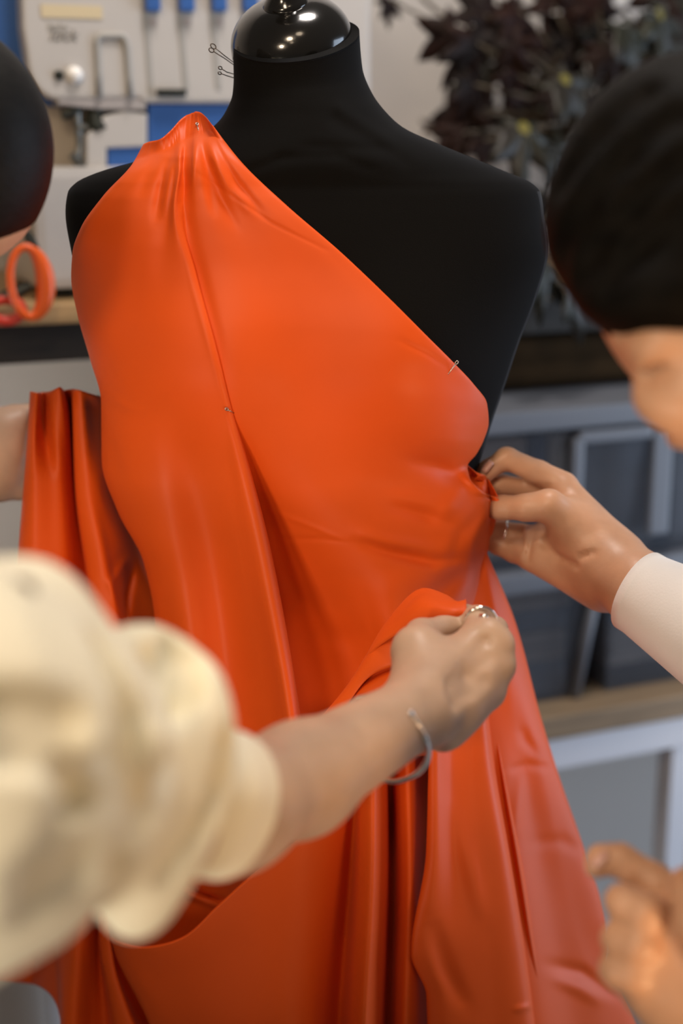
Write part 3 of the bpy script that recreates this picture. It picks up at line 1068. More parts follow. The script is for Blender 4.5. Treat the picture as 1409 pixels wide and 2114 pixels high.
for i, (px, py, y, sz, tx, tz, mi, fx, fz) in enumerate(LEAVES):
    c = on_y(px, py, y)
    scale = c.y / 1.0
    dpt = (CP * (c - Vector((0, 0, CAM_Z))).dot(Vector((SYW, CYW, 0))) - SP * (c.z - CAM_Z))
    L = sz * (1.45 if mi == 0 else 1.25) / F_PX * dpt
    eye_ = None
    if i in (12, 13, 17):
        eye_ = MB()
        EYES.append(eye_)
    leaf_mesh(dark if mi in (0, 2) else green, eye_, c, L,
              (fx, -1.0, fz), (tx, -0.15, tz), 7 if i % 2 else 5, i)
    mid = (hub + c) / 2 + Vector((0, 0.03, 0.05))
    stems.tube([hub + Vector((random.uniform(-.03, .03), random.uniform(-.03, .03), 0)), mid, c], [0.004, 0.003, 0.002], 6)
for a, b in (((868, -6), (935, 50)), ((872, 275), (965, 228))):
    stems.tube([on_y(*a, 1.85), on_y(*b, 1.80)], 0.003, 6)
for mb_, m_ in ((dark, M['leaf']), (green, M['leaf_green'])):
    o = mb_.build('foliage', m_, proot, smooth=True)
    md = o.modifiers.new('thickness', 'SOLIDIFY'); md.thickness = 0.0008
for e in EYES:
    e.build('leaf_eye', M['leaf_eye'], proot)
stems.build('stems', M['stem'], proot, smooth=True)

# ================================================================== DRESS FORM
def smoothstep(a, b, x):
    t = np.clip((x - a) / (b - a), 0, 1)
    return t * t * (3 - 2 * t)


form_base = to_world(np.array([0.0, Y_AX, 0.0]))
form = empty('dress_form', form_base, 'black tailor dress form with glossy neck cap, draped in orange satin', 'dress form')
z_hi = plane_xz(620, 78)[1]; z_lo = plane_xz(620, 1740)[1]
NECK_Z = plane_xz(620, 150)[1]
NT, NZ = 160, 300
zs_ = np.linspace(z_lo, z_hi, NZ)
th = np.linspace(0, 2 * np.pi, NT, endpoint=False)
l, r, b, n = FORM.at(zs_)
Xc, Wd = (l + r) / 2, (r - l) / 2
ct, st = np.cos(th)[None], np.sin(th)[None]
ex = (2.0 / n)[:, None]
X = Xc[:, None] + Wd[:, None] * np.sign(ct) * np.abs(ct) ** ex
Yoff = b[:, None] * np.sign(st) * np.abs(st) ** ex
Y = Y_AX - Yoff * np.where(st < 0, 0.85, 1.0)
Zz = np.repeat(zs_[:, None], NT, 1)
bst = FORM.bust(X, Zz) * np.clip(np.abs(st) ** ex * 1.5, 0, 1) * (st > 0)
Y = Y - bst
# the neck is cut on a slope: back higher than front
TILT = math.radians(24)
k_ = smoothstep(plane_xz(620, 230)[1], z_hi, Zz)
Zz = Zz + k_ * (Y - Y_AX) * math.tan(TILT) - k_ * (X - 0.0 + 0.04) * -0.10
# small creases at the neck base
for (ax_, ay_), (bx_, by_), w_, am in (((690, 250), (830, 330), 14, -0.0016), ((640, 300), (780, 305), 10, -0.0014),
                                       ((520, 350), (590, 322), 10, -0.0014), ((590, 322), (700, 318), 10, -0.0014), ((700, 318), (760, 345), 9, -0.0012),
                                       ((700, 225), (800, 290), 12, 0.0016)):
    A = np.array(plane_xz(ax_, ay_)); B = np.array(plane_xz(bx_, by_))
    hh_ = np.clip(((X - A[0]) * (B - A)[0] + (Zz - A[1]) * (B - A)[1]) / ((B - A) @ (B - A)), 0, 1)
    dd = np.hypot(X - A[0] - hh_ * (B - A)[0], Zz - A[1] - hh_ * (B - A)[1])
    Y = Y - am * np.exp(-(dd / (w_ / 2400.0)) ** 2) * (st > 0.05)
V = to_world(np.stack([X, Y, Zz], -1)).reshape(-1, 3)
idx = np.arange(NZ * NT).reshape(NZ, NT)
F = np.stack([idx[:-1], np.roll(idx[:-1], -1, 1), np.roll(idx[1:], -1, 1), idx[1:]], -1).reshape(-1, 4)[:, ::-1]
top_c = V[idx[-1]].mean(0); bot_c = V[idx[0]].mean(0)
faces = F.tolist() + [idx[-1].tolist(), idx[0][::-1].tolist()]
torso = mesh_obj('torso', V, faces, [M['jersey'], M['jersey_side']], form)
# side panel (from the seam at the armhole down) has its own cloth
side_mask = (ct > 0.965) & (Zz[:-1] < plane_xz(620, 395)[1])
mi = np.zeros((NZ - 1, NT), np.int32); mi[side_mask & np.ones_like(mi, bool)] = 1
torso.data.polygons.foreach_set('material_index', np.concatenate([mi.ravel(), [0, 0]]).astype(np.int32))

cap_c = Vector(to_world(pt(603, 95, 1.248)))
ax_a = np.array([-0.14, -math.sin(TILT + 0.05), math.cos(TILT + 0.05)])
cap_ax = Vector(to_world(ax_a)).normalized()
prof = [(0.0500, -0.004), (0.0528, -0.003), (0.0540, 0.0), (0.0537, 0.003)]
for i in range(1, 13):
    a = math.radians(90 * i / 13)
    prof.append((0.0125 + 0.0413 * math.cos(a), 0.003 + 0.036 * math.sin(a)))
MB().lathe(prof, cap_c, cap_ax, 96).build('neck_cap', M['lacquer'], form, smooth=True)
prof = [(0.0190, 0.033), (0.0200, 0.0365), (0.0196, 0.040), (0.0176, 0.042), (0.0130, 0.047), (0.0105, 0.056), (0.0105, 0.066), (0.0135, 0.074),
        (0.0185, 0.080), (0.0225, 0.090), (0.0225, 0.100), (0.018, 0.112), (0.008, 0.119), (0.001, 0.120)]
MB().lathe(prof, cap_c, cap_ax, 48).build('finial', M['lacquer'], form, smooth=True)
pz = z_lo
q = MB()
q.lathe([(0.016, 0), (0.016, pz + 0.02 - 0.05)], Vector(form_base) + Vector((0, 0, 0.05)), (0, 0, 1), 24)
q.build('pole', M['lacquer'], form, smooth=True)
MB().lathe([(0.17, 0.0), (0.17, 0.012), (0.10, 0.03), (0.03, 0.05), (0.02, 0.08)], Vector(form_base), (0, 0, 1), 48).build('base', M['lacquer'], form, smooth=True)

# ================================================================== ORANGE SATIN
drape = empty('draped_satin', to_world(np.array([0.0, Y_AX - 0.12, 1.2])), 'orange satin cloth draped one-shouldered over the black dress form', 'cloth')
cb = CLOTH.depth

A_ = [(297, 298, 4), (275, 338, 0), (215, 405, 0), (170, 470, 0), (153, 520, 0), (150, 570, 0), (163, 650, 0), (188, 740, 0), (211, 830, 0),
      (212, 950, 0), (245, 1055, 0), (298, 1160, 0), (322, 1290, 0), (330, 1560, 0)]
back = [(x + (60 if i > 1 else 10), y, -75 if i > 1 else -20) for i, (x, y, o) in enumerate(A_)]
bod = [
    back, A_,
    [(309, 293, 10), (292, 340, 4), (245, 420, 3), (205, 510, 3), (200, 580, 3), (210, 700, 3), (238, 830, 3), (240, 950, 6), (280, 1060, 8), (325, 1160, 8), (350, 1290, 8), (370, 1560, 8)],
    [(330, 288, 12), (325, 345, 6), (300, 430, 4), (275, 550, 4), (280, 700, 4), (300, 850, 4), (320, 950, 7), (352, 1100, 9), (385, 1290, 12), (410, 1560, 14)],
    [(352, 270, 14), (357, 345, 6), (348, 430, 5), (340, 550, 6), (350, 700, 5), (368, 850, 3), (392, 950, -3), (430, 1100, -9), (462, 1290, -13), (490, 1560, -13)],
    [(372, 248, 16), (372, 335, 13), (360, 430, 11), (380, 560, 8), (415, 700, 6), (452, 845, 5), (470, 960, 6), (492, 1100, 8), (522, 1250, 10), (550, 1400, 12), (575, 1560, 14)],
    [(384, 239, 15), (378, 335, 10), (366, 435, 9), (392, 560, 8), (430, 700, 7), (468, 845, 6), (496, 960, 14), (530, 1100, 24), (560, 1250, 34), (588, 1400, 42), (612, 1560, 46)],
    [(392, 236, 15), (385, 340, 9.5), (375, 440, 6.5), (404, 565, 5), (441, 700, 4.5), (479, 848, 3.5), (513, 960, 8), (550, 1100, 14), (581, 1250, 20), (607, 1400, 26), (632, 1560, 28)],
    [(396, 234, 15), (389, 341, 9), (379, 443, 4.5), (399, 568, 1.0), (435, 702, 1), (475, 850, 1.5), (496, 962, -6), (518, 1100, -22), (536, 1250, -38), (556, 1400, -50), (585, 1560, -52)],
    [(400, 233, 15.5), (394, 343, 9), (388, 446, 3.5), (416, 575, 1.2), (450, 706, 1.5), (484, 851, 2.5), (518, 965, -8), (560, 1100, -30), (604, 1250, -48), (644, 1400, -60), (685, 1560, -60)],
    [(403, 231, 16), (400, 335, 12), (405, 430, 7), (435, 570, 4), (472, 705, 4), (510, 850, 4), (552, 965, -1), (612, 1100, -14), (676, 1250, -33), (728, 1400, -46), (762, 1560, -46)],
    [(407, 231, 17), (412, 320, 14), (428, 420, 8), (470, 560, 5), (520, 700, 5), (570, 850, 5), (620, 965, 5), (686, 1100, 2), (748, 1250, -10), (785, 1400, -24), (805, 1560, -26)],
    [(414, 233, 15), (432, 320, 9), (470, 430, 4), (540, 580, 4), (600, 720, 4), (660, 860, 4), (710, 980, 5), (765, 1100, 8), (805, 1250, 6), (825, 1400, 2), (835, 1560, 0)],
    [(425, 242, 10), (457, 325, 8), (520, 430, 5), (620, 560, 4), (720, 700, 4), (790, 840, 5), (840, 960, 5), (880, 1080, 9), (895, 1250, 6), (900, 1400, 2), (905, 1560, 0)],
    [(434, 254, 8), (482, 342, 7), (562, 430, 5), (672, 525, 4), (780, 625, 4), (858, 705, 4), (908, 762, 5), (945, 830, 9), (950, 905, 9), (938, 965, 2), (962, 1020, 20), (985, 1070, 28), (975, 1140, 18), (958, 1250, 6), (955, 1400, 0), (950, 1560, 0)],
    [(440, 262, 2), (500, 338, 2), (590, 424, 2), (700, 519, 2), (800, 614, 2), (880, 694, 2), (938, 752, 3), (977, 794, 7), (1003, 832, 8), (1007, 872, 4), (997, 908, 0), (982, 937, -2), (963, 962, -2), (968, 988, 16), (1000, 1018, 40), (1029, 1032, 52),
     (1022, 1060, 42), (1008, 1130, 8), (992, 1180, 2), (985, 1300, 0), (985, 1560, 0)],
    [(437, 266, -3), (495, 344, -3), (583, 432, -3), (692, 527, -3), (792, 622, -3), (872, 702, -3), (930, 760, -3), (966, 801, -3), (990, 836, -5), (992, 872, -8), (984, 905, -10), (972, 930, -12), (955, 955, -14), (958, 990, -4), (985, 1024, 2), (1012, 1045, 0),
     (1008, 1070, -8), (996, 1130, -14), (980, 1180, -16), (973, 1300, -18), (973, 1560, -18)],
]
st_b = [
    ([(404, 268), (401, 320), (397, 385)], 8, 3.0), ([(388, 285), (379, 340), (378, 425)], 9, -4.5), ([(374, 300), (353, 350), (338, 440)], 9, 3.5),
    ([(352, 330), (334, 385), (320, 460)], 11, -2.5), ([(428, 285), (450, 350), (482, 425)], 9, 2.5), ([(414, 285), (424, 350), (442, 440)], 9, -3.0),
    ([(448, 305), (490, 378), (545, 445)], 9, -2.0), ([(330, 300), (310, 350), (285, 410)], 12, -1.5),
    ([(740, 1118), (800, 1140), (890, 1160), (960, 1150)], 13, -6), ([(735, 1100), (800, 1118), (900, 1135)], 14, 3.5),
    ([(800, 1045), (860, 1060), (940, 1085)], 13, -3.5), ([(800, 1022), (870, 1035), (950, 1050)], 14, 2.0),
    ([(840, 950), (900, 960), (955, 985)], 16, -4.0), ([(960, 1000), (930, 1040), (900, 1090)], 18, 3),
    ([(990, 1060), (950, 1100), (930, 1170)], 14, -3), ([(1005, 1050), (975, 1120), (965, 1180)], 10, 3),
    ([(395, 350), (480, 405), (560, 460), (680, 520)], 4, -0.7), ([(300, 318), (360, 325), (400, 322)], 5, 1.0),
    ([(435, 300), (470, 380), (520, 440)], 12, 2.5), ([(420, 310), (450, 400), (490, 470)], 10, -2.2),
    ([(385, 350), (375, 420), (385, 470)], 8, -2.0), ([(330, 430), (305, 520), (300, 600)], 22, 1.5),
    ([(560, 1055), (640, 1085), (720, 1120)], 5, 0.8), ([(580, 1112), (660, 1112), (740, 1120)], 5, -0.8),
    ([(590, 1180), (620, 1230), (660, 1290)], 10, -1.5), ([(660, 1300), (720, 1320), (760, 1300)], 26, -3),
    ([(935, 765), (880, 730), (820, 700)], 6, -1.0), ([(990, 1150), (900, 1230), (830, 1290)], 22, -6), ([(980, 1100), (880, 1180), (790, 1220)], 30, 3),
    ([(220, 810), (260, 840), (300, 850)], 8, 1.0), ([(215, 880), (235, 940), (250, 1000)], 14, -2),
]
bodice = sheet('bodice_drape', bod, cb, nrow=330, strokes=st_b, step=5, parent=drape, soft_top=110, pre=[(6, 26, -70), (3, 10, -40), (1, 2, -12)])

# dark pocket behind the pinch: the folded-back piece
sheet('folded_edge', [
    [(940, 940, -14), (950, 990, -16), (985, 1040, 4), (1000, 1080, 10)],
    [(952, 950, -14), (970, 982, -14), (996, 1014, 14), (1010, 1060, 20)],
    [(966, 962, -10), (984, 984, -6), (1004, 1008, 22), (1022, 1040, 34)],
    [(985, 983, 4), (1000, 982, 18), (1016, 1004, 38), (1030, 1032, 50)],
    [(976, 990, -4), (996, 993, 8), (1010, 1012, 26), (1025, 1038, 40)],
], cb, nrow=40, mode='i', step=4, parent=drape)

# gathered cloth held up at the left
def flat(d0, slope=0.0):
    return lambda px, py: d0 + slope * (py - 1000) / 1000.0

gath = [
    [(70, 812, -30), (62, 920, -25), (52, 1060, -20), (42, 1200, -20), (30, 1500, -20)],
    [(64, 809, 0), (57, 920, 0), (46, 1060, 0), (36, 1200, 0), (20, 1500, 0)],
    [(76, 811, 6), (70, 920, 10), (70, 1060, 10), (66, 1200, 8), (60, 1500, 8)],
    [(88, 810, -12), (90, 870, -10), (105, 1000, 6), (105, 1200, 6), (100, 1500, 6)],
    [(108, 807, 6), (112, 850, 8), (124, 1000, 4), (135, 1200, 2), (140, 1500, 2)],
    [(122, 800, 10), (128, 850, 8), (142, 1000, -8), (160, 1200, -14), (178, 1500, -14)],
    [(134, 806, -8), (146, 840, -22), (156, 1000, -24), (180, 1180, -28), (210, 1500, -28)],
    [(148, 804, -6), (150, 850, -8), (155, 1000, -8), (178, 1180, -8), (208, 1350, -8), (215, 1500, -8)],
    [(152, 804, 4), (154, 850, 6), (160, 1000, 8), (186, 1180, 6), (216, 1350, 6), (225, 1500, 6)],
    [(164, 806, 10), (170, 850, 8), (180, 1000, 12), (206, 1130, 12), (236, 1300, 6), (250, 1500, 6)],
    [(185, 813, 4), (190, 850, -6), (200, 1000, 8), (228, 1130, 2), (248, 1240, -8), (268, 1350, 0), (280, 1500, 0)],
    [(212, 820, -14), (215, 870, -20), (222, 1000, -6), (250, 1110, -10), (268, 1200, -22), (285, 1350, -20), (310, 1500, -20)],
    [(240, 824, -40), (245, 870, -40), (250, 1000, -36), (290, 1110, -40), (315, 1200, -40), (330, 1350, -40), (350, 1500, -40)],
]
sheet('gathered_side', gath, flat(1.335), amp=1.4, nrow=140, step=4, parent=drape,
      strokes=[([(262, 1150), (232, 1205), (250, 1280)], 9, 7), ([(275, 1170), (262, 1230), (258, 1300)], 9, -8)],
      pre=[(4, 14, -28), (2, 3, -16), (0, 0, -5)])

# rear fall at the right
def rear_base(px, py):
    return 1.325 + 0.02 * np.clip((py - 1150) / 960.0, 0, 1.2) + 0.11 * np.clip((px - 1000 - 0.10 * (py - 1150)) / 220.0, -0.3, 1.3)

rear = [
    [(930, 1120, -10), (960, 1400, -10), (1000, 1700, -10), (1040, 2114, -10), (1050, 2250, -10)],
    [(985, 1128, 4), (1020, 1400, 6), (1060, 1700, 4), (1120, 2114, 6), (1135, 2250, 6)],
    [(994, 1134, 8), (1050, 1400, 14), (1100, 1700, 4), (1180, 2114, 2), (1200, 2250, 2)],
    [(1000, 1138, 8), (1085, 1450, 14), (1150, 1720, 10), (1190, 1900, 6), (1250, 2114, 6), (1270, 2250, 6)],
    [(1004, 1142, 4), (1062, 1285, 4), (1114, 1480, 6), (1150, 1600, 8), (1203, 1755, 8), (1244, 1890, 8), (1254, 1960, 4), (1250, 1990, 2), (1282, 2045, 0), (1311, 2114, 0), (1350, 2250, 0)],
    [(990, 1142, -25), (1045, 1285, -25), (1095, 1480, -30), (1130, 1600, -30), (1180, 1755, -30), (1220, 1890, -30), (1230, 1960, -30), (1228, 1990, -30), (1258, 2045, -30), (1285, 2114, -30), (1320, 2250, -30)],
]
sheet('rear_fall', rear, rear_base, nrow=200, step=5, parent=drape,
      strokes=[([(1050, 1590), (1090, 1578), (1135, 1585)], 9, -2.5), ([(1075, 1500), (1085, 1530), (1110, 1560)], 12, -3), ([(1100, 1740), (1160, 1735), (1200, 1760)], 14, -2),
               ([(1130, 1990), (1200, 2005), (1270, 2060)], 12, -4), ([(1140, 2020), (1200, 2045), (1240, 2070)], 12, 3), ([(1075, 1600), (1070, 1660), (1062, 1730)], 12, 3)])

# skirt
skirt = [
    [(-100, 1570, 0), (-100, 1800, 0), (-95, 2012, 0)],
    [(10, 1570, 0), (15, 1800, 0), (22, 2026, 2)],
    [(60, 1570, 0), (70, 1800, 0), (80, 2036, 4)],
    [(88, 1570, 0), (98, 1850, 0), (111, 2062, 4)],
    [(100, 1570, 4), (112, 1900, 4), (126, 2112, 6)],
    [(130, 1570, 14), (140, 1850, 16), (133, 1960, 20), (134, 2114, 24), (130, 2250, 24)],
    [(155, 1570, 12), (168, 1850, 16), (157, 1950, 20), (150, 2114, 22), (148, 2250, 22)],
    [(185, 1570, 0), (196, 1850, 2), (190, 1950, -2), (192, 2114, -6), (195, 2250, -8)],
    [(196, 1570, -8), (202, 1880, -10), (204, 1950, -16), (220, 2114, -18), (228, 2250, -20)],
    [(200, 1570, 4), (206, 1880, 8), (212, 1960, 8), (232, 2060, 8), (250, 2150, 8), (275, 2250, 8)],
    [(212, 1570, 8), (220, 1890, 10), (232, 1990, 8), (262, 2090, 8), (285, 2150, 8), (310, 2250, 8)],
    [(222, 1570, -4), (232, 1900, -18), (248, 2000, -26), (285, 2090, -30), (310, 2150, -30), (340, 2250, -30)],
    [(330, 1570, -26), (330, 1800, -44), (340, 2000, -52), (380, 2250, -50)],
    [(420, 1570, -20), (420, 1800, -40), (420, 2000, -50), (440, 2250, -50)],
    [(640, 1570, -24), (640, 1800, -40), (640, 2250, -50)],
    [(900, 1570, -24), (900, 1800, -40), (900, 2250, -50)],
    [(1000, 1570, -40), (1020, 1800, -60), (1060, 2250, -70)],
]
sheet('skirt_drape', skirt, cb, amp=1.5, nrow=160, step=5, parent=drape,
      strokes=[([(330, 1800), (390, 1845), (452, 1868)], 8, 10), ([(380, 1826), (420, 1848), (470, 1862)], 6, -12), ([(400, 1790), (470, 1810), (540, 1790)], 30, 10)])

# front swag panel with a rolled lip
swag = [
    [(234, 1940, -16), (262, 2000, -18), (318, 2114, -20), (365, 2250, -20)],
    [(229, 1936, 6), (246, 1985, 6), (300, 2090, 6), (365, 2250, 4)],
    [(244, 1946, 14), (272, 2000, 12), (330, 2110, 10), (400, 2250, 8)],
    [(300, 1957, 18), (335, 2020, 13), (390, 2120, 12), (450, 2250, 12)],
    [(380, 1936, 18), (410, 2010, 14), (470, 2120, 14), (520, 2250, 14)],
    [(450, 1872, 16), (480, 1980, 14), (540, 2120, 14), (580, 2250, 14)],
    [(530, 1800, 16), (560, 1940, 13), (600, 2100, 12), (625, 2250, 12)],
    [(630, 1722, 14), (630, 1900, 8), (640, 2100, 4), (650, 2250, 4)],
    [(715, 1640, 2), (700, 1820, -8), (678, 2100, -16), (676, 2250, -16)],
    [(733, 1615, -4), (720, 1820, -20), (700, 2100, -28), (698, 2250, -28)],
    [(748, 1595, 6), (742, 1820, 6), (728, 2100, 4), (724, 2250, 4)],
    [(770, 1570, 14), (768, 1820, 18), (752, 2100, 18), (748, 2250, 18)],
    [(790, 1550, 4), (792, 1820, 0), (782, 2100, -2), (780, 2250, -2)],
    [(803, 1540, -22), (808, 1820, -30), (800, 2100, -32), (798, 2250, -32)],
    [(818, 1530, -6), (824, 1820, -10), (818, 2100, -10), (815, 2250, -10)],
    [(840, 1515, 4), (846, 1820, 4), (838, 2100, 4), (835, 2250, 4)],
    [(870, 1500, -8), (874, 1820, -10), (878, 2100, -10), (880, 2250, -10)],
    [(905, 1490, -20), (910, 1820, -24), (915, 2100, -24), (920, 2250, -24)],
]
sheet('swag_panel', swag, cb, amp=1.7, nrow=150, mode='i', step=5, parent=drape, pre=[(2, 14, -34), (1, 2, -22), (0, -3, -9), (0, -2, -3)])

# panel falling from the held bunch
fall = [
    [(915, 1400, 4), (905, 1560, 0), (895, 1760, -4), (868, 1970, -4), (895, 2060, -10), (900, 2250, -10)],
    [(900, 1400, 16), (886, 1560, 14), (880, 1760, 12), (850, 1968, 12), (881, 2055, 8), (886, 2250, 8)],
    [(915, 1400, 20), (900, 1560, 18), (898, 1760, 18), (880, 1970, 16), (905, 2060, 14), (915, 2250, 14)],
    [(945, 1400, 16), (930, 1560, 10), (935, 1760, 12), (940, 1970, 16), (955, 2250, 16)],
    [(975, 1400, 20), (970, 1560, 14), (985, 1760, 16), (1005, 1970, 18), (1030, 2250, 18)],
    [(992, 1400, 24), (1005, 1560, 20), (1038, 1760, 22), (1070, 1970, 22), (1105, 2250, 22)],
    [(999, 1400, 18), (1016, 1560, 14), (1051, 1770, 16), (1083, 1970, 16), (1118, 2250, 16)],
    [(995, 1400, 4), (1012, 1560, 0), (1047, 1770, 0), (1079, 1970, 0), (1112, 2250, 0)],
    [(1001, 1400, 2), (1024, 1560, 4), (1059, 1770, 6), (1090, 1970, 6), (1126, 2250, 6)],
    [(1004, 1400, 10), (1034, 1580, 12), (1068, 1770, 12), (1100, 1970, 12), (1138, 2180, 12), (1150, 2250, 12)],
    [(1006, 1400, 2), (1041, 1590, 0), (1077, 1770, 0), (1113, 1970, 0), (1150, 2180, 0), (1162, 2250, 0)],
    [(1000, 1400, -20), (1028, 1590, -30), (1062, 1770, -30), (1097, 1970, -30), (1134, 2180, -30), (1146, 2250, -30)],
]
sheet('falling_panel', fall, cb, amp=1.5, nrow=180, step=4, parent=drape,
      strokes=[([(930, 1640), (960, 1760), (1000, 1900)], 20, 3), ([(890, 1900), (920, 2000), (960, 2080)], 18, -4), ([(1060, 2085), (1090, 2078), (1105, 2070)], 6, 2)])

# bunch in the hand
def bunch_base(px, py):
    t = np.clip((960 - px) / 320.0, 0, 1)
    return 1.135 + t * 0.075

bunch = [
    [(962, 1258, -30), (915, 1262, -38), (868, 1262, -38), (815, 1310, -30), (764, 1350, -18), (745, 1380, -16)],
    [(962, 1238, -10), (945, 1243, -10), (920, 1229, -18), (868, 1216, -22), (803, 1277, -16), (764, 1338, -8), (745, 1375, -10)],
    [(962, 1246, 6), (930, 1244, 8), (868, 1234, 4), (808, 1290, 2), (766, 1341, -2), (745, 1376, -8)],
    [(962, 1266, 14), (930, 1262, 22), (868, 1258, 20), (816, 1302, 12), (768, 1343, 0), (746, 1378, -8)],
    [(960, 1284, 10), (930, 1280, 20), (868, 1286, 22), (824, 1306, 14), (770, 1344, 0), (748, 1379, -8)],
    [(957, 1292, -4), (930, 1290, 6), (865, 1294, 8), (830, 1305, 6), (772, 1344, -4), (750, 1380, -10)],
    [(952, 1282, -22), (925, 1280, -18), (866, 1284, -16), (830, 1298, -12), (776, 1342, -14), (755, 1382, -18)],
]
sheet('held_bunch', bunch, bunch_base, nrow=90, mode='i', step=3, parent=drape)
tail = [
    [(870, 1290, -26), (812, 1300, -26), (778, 1335, -24), (735, 1412, -22), (690, 1472, -20), (615, 1560, -20)],
    [(866, 1280, -14), (800, 1296, -12), (764, 1340, -10), (718, 1413, -8), (672, 1470, -6), (595, 1555, -6)],
    [(868, 1290, -8), (808, 1304, -2), (772, 1348, 2), (726, 1416, 2), (680, 1474, 2), (604, 1560, 2)],
    [(870, 1315, -8), (826, 1330, 0), (790, 1366, 6), (746, 1412, 4), (700, 1475, 6), (630, 1560, 6)],
    [(868, 1345, -12), (838, 1352, -4), (812, 1372, 4), (756, 1400, 0), (722, 1440, 0), (660, 1540, 2)],
    [(866, 1360, -24), (845, 1366, -16), (820, 1375, -8), (768, 1396, -10), (728, 1428, -8), (672, 1535, -6)],
    [(868, 1366, -16), (850, 1374, -8), (826, 1385, -1), (776, 1408, -1), (738, 1436, 2), (690, 1540, 4)],
    [(880, 1400, -16), (862, 1408, -10), (836, 1420, -4), (796, 1440, 0), (762, 1462, 2), (720, 1550, 4)],
    [(900, 1440, -30), (880, 1450, -26), (860, 1460, -22), (826, 1478, -18), (800, 1495, -16), (770, 1560, -16)],
]
sheet('bunch_tail', tail, bunch_base, nrow=80, mode='i', step=3, parent=drape)

# ================================================================== PINS
def pin(pts, label, r=0.00045, m=None, head=None, group=None, ring=0.0022):
    P = [wpt(*p) for p in pts]
    q = MB()
    q.tube(P, r, 6)
    root = q.build('straight_pin', m or M['pin_dark'], None, smooth=True)
    if head == 'loop':
        d = (P[0] - P[1]).normalized()
        c = P[0] + d * ring
        view = (c - Vector((0, 0, CAM_Z))).normalized()
        s = d.cross(view).normalized()
        h = MB()
        h.tube([c + (d * math.cos(a) * 1.25 + s * math.sin(a) * 0.8) * ring for a in [2 * math.pi * i / 14 for i in range(14)]], r * 1.05, 6, closed=True)
        h.build('loop_head', m or M['pin_dark'], root, smooth=True)
    elif head == 'ball':
        h = MB()
        h.lathe([(0.0002, -0.0011), (0.0008, -0.0008), (0.0011, 0), (0.0008, 0.0008), (0.0002, 0.0011)], P[0], (P[0] - P[1]), 12)
        h.build('pin_head', M['steel'], root, smooth=True)
    return tag(root, label, 'pin', group)


g = 'pins stuck in the neck of the form'
pin([(444, 99, 1.235), (462, 114, 1.24), (486, 132, 1.262)], 'loop-headed dark pin in the neck, topmost of the upper crossed pair', head='loop', group=g)
pin([(440, 106, 1.235), (464, 121, 1.245), (488, 138, 1.262)], 'loop-headed dark pin in the neck, lower one of the upper crossed pair', head='loop', group=g)
pin([(457, 142, 1.24), (468, 149, 1.245), (490, 155, 1.262)], 'hook-headed dark pin below the crossed pair on the neck', head='loop', group=g, ring=0.0016)
pin([(456, 152, 1.24), (470, 157, 1.245), (490, 163, 1.262)], 'lowest dark pin sticking out of the left of the neck', head='loop', group=g, ring=0.0014)
pin([(500, 184, 1.222), (506, 187, 1.219), (512, 191, 1.224)], 'short pale pin lying flat on the neck under the cap', m=M['steel'], r=0.0008, group=g)
pin([(474, 211, 1.248), (483, 218, 1.230), (496, 226, 1.222), (510, 234, 1.224)], 'longer pale pin stuck low on the neck above the orange knot', m=M['steel'], r=0.0006, group=g)
g = 'pins holding the orange cloth'


from mathutils.bvhtree import BVHTree
bpy.context.view_layer.update()
BV = BVHTree.FromPolygons([bodice.matrix_world @ v.co for v in bodice.data.vertices], [tuple(f.vertices) for f in bodice.data.polygons])


def cloth_depth(px, py, miss):
    o = Vector((0, 0, CAM_Z))
    hit = BV.ray_cast(o, (wpt(px, py, 1.0) - o).normalized())
    if hit[0] is None:
        return miss
    return (hit[0] - o).dot(Vector((SYW * CP, CYW * CP, -SP)))


def cpin(p, q, lift, label, r=0.0005):
    m = ((p[0] + q[0]) / 2, (p[1] + q[1]) / 2)
    d1 = cloth_depth(*q, 1.2)
    dm = cloth_depth(*m, d1) - 0.0012
    d0 = cloth_depth(*p, dm) - 0.0018
    pin([(p[0], p[1], d0), (m[0], m[1], dm), (q[0], q[1], d1 + 0.0006)], label, r=r, m=M['steel'], head='loop', group=g, ring=0.0013)


cpin((407, 258), (410, 272), 19, 'small pin through the gathered knot of orange satin on the shoulder')
cpin((470, 846), (484, 853), 10, 'small pin closing the long pleat in the middle of the orange bodice')
cpin((940, 751), (920, 778), 7, 'small pin at the diagonal neckline edge over the bare black torso')


# ================================================================== PEOPLE
def finger(c, pts, k=0.004):
    c.chain([J(*p) for p in pts], k)


# ---- person at the left: cream shirt, both hands on the cloth
SHO_R = np.array([-0.47, 0.74, 1.36]); SHO_L = np.array([-0.50, 1.24, 1.36])
ELB_R = pt(70, 1690, 0.69); ELB_L = np.array([-0.62, 1.36, 1.12])
WR_R = pt(872, 1462, 1.045); WR_L = pt(-190, 985, 1.37)
HEAD_L = pt(-190, 322, 1.06)
xs = axis_coords(-1.05, 0.16, 0.0028, 0.010, [(-0.36, 0.16)])
ys = axis_coords(0.55, 1.50, 0.0028, 0.010, [(0.72, 1.46)])
zs = axis_coords(-0.01, 1.70, 0.0028, 0.011, [(1.06, 1.32), (1.38, 1.66)])
C = Clay(xs, ys, zs)
HIP = np.array([-0.74, 0.99, 0.93]); CHEST = np.array([-0.58, 0.99, 1.26])
C.ell(HIP, (0.12, 0.17, 0.13), k=0.05)
C.cone(HIP, CHEST, 0.115, 0.125, 0.05)
C.ell(CHEST, (0.11, 0.17, 0.15), basis(CHEST - HIP, (0, 1, 0)) @ np.array([[0, 1, 0], [0, 0, 1], [1, 0, 0]], float) if False else None, k=0.05)
C.cone(CHEST + [0.03, -0.12, 0.08], SHO_R, 0.07, 0.055, 0.04)
C.cone(CHEST + [0.03, 0.12, 0.08], SHO_L, 0.07, 0.055, 0.04)
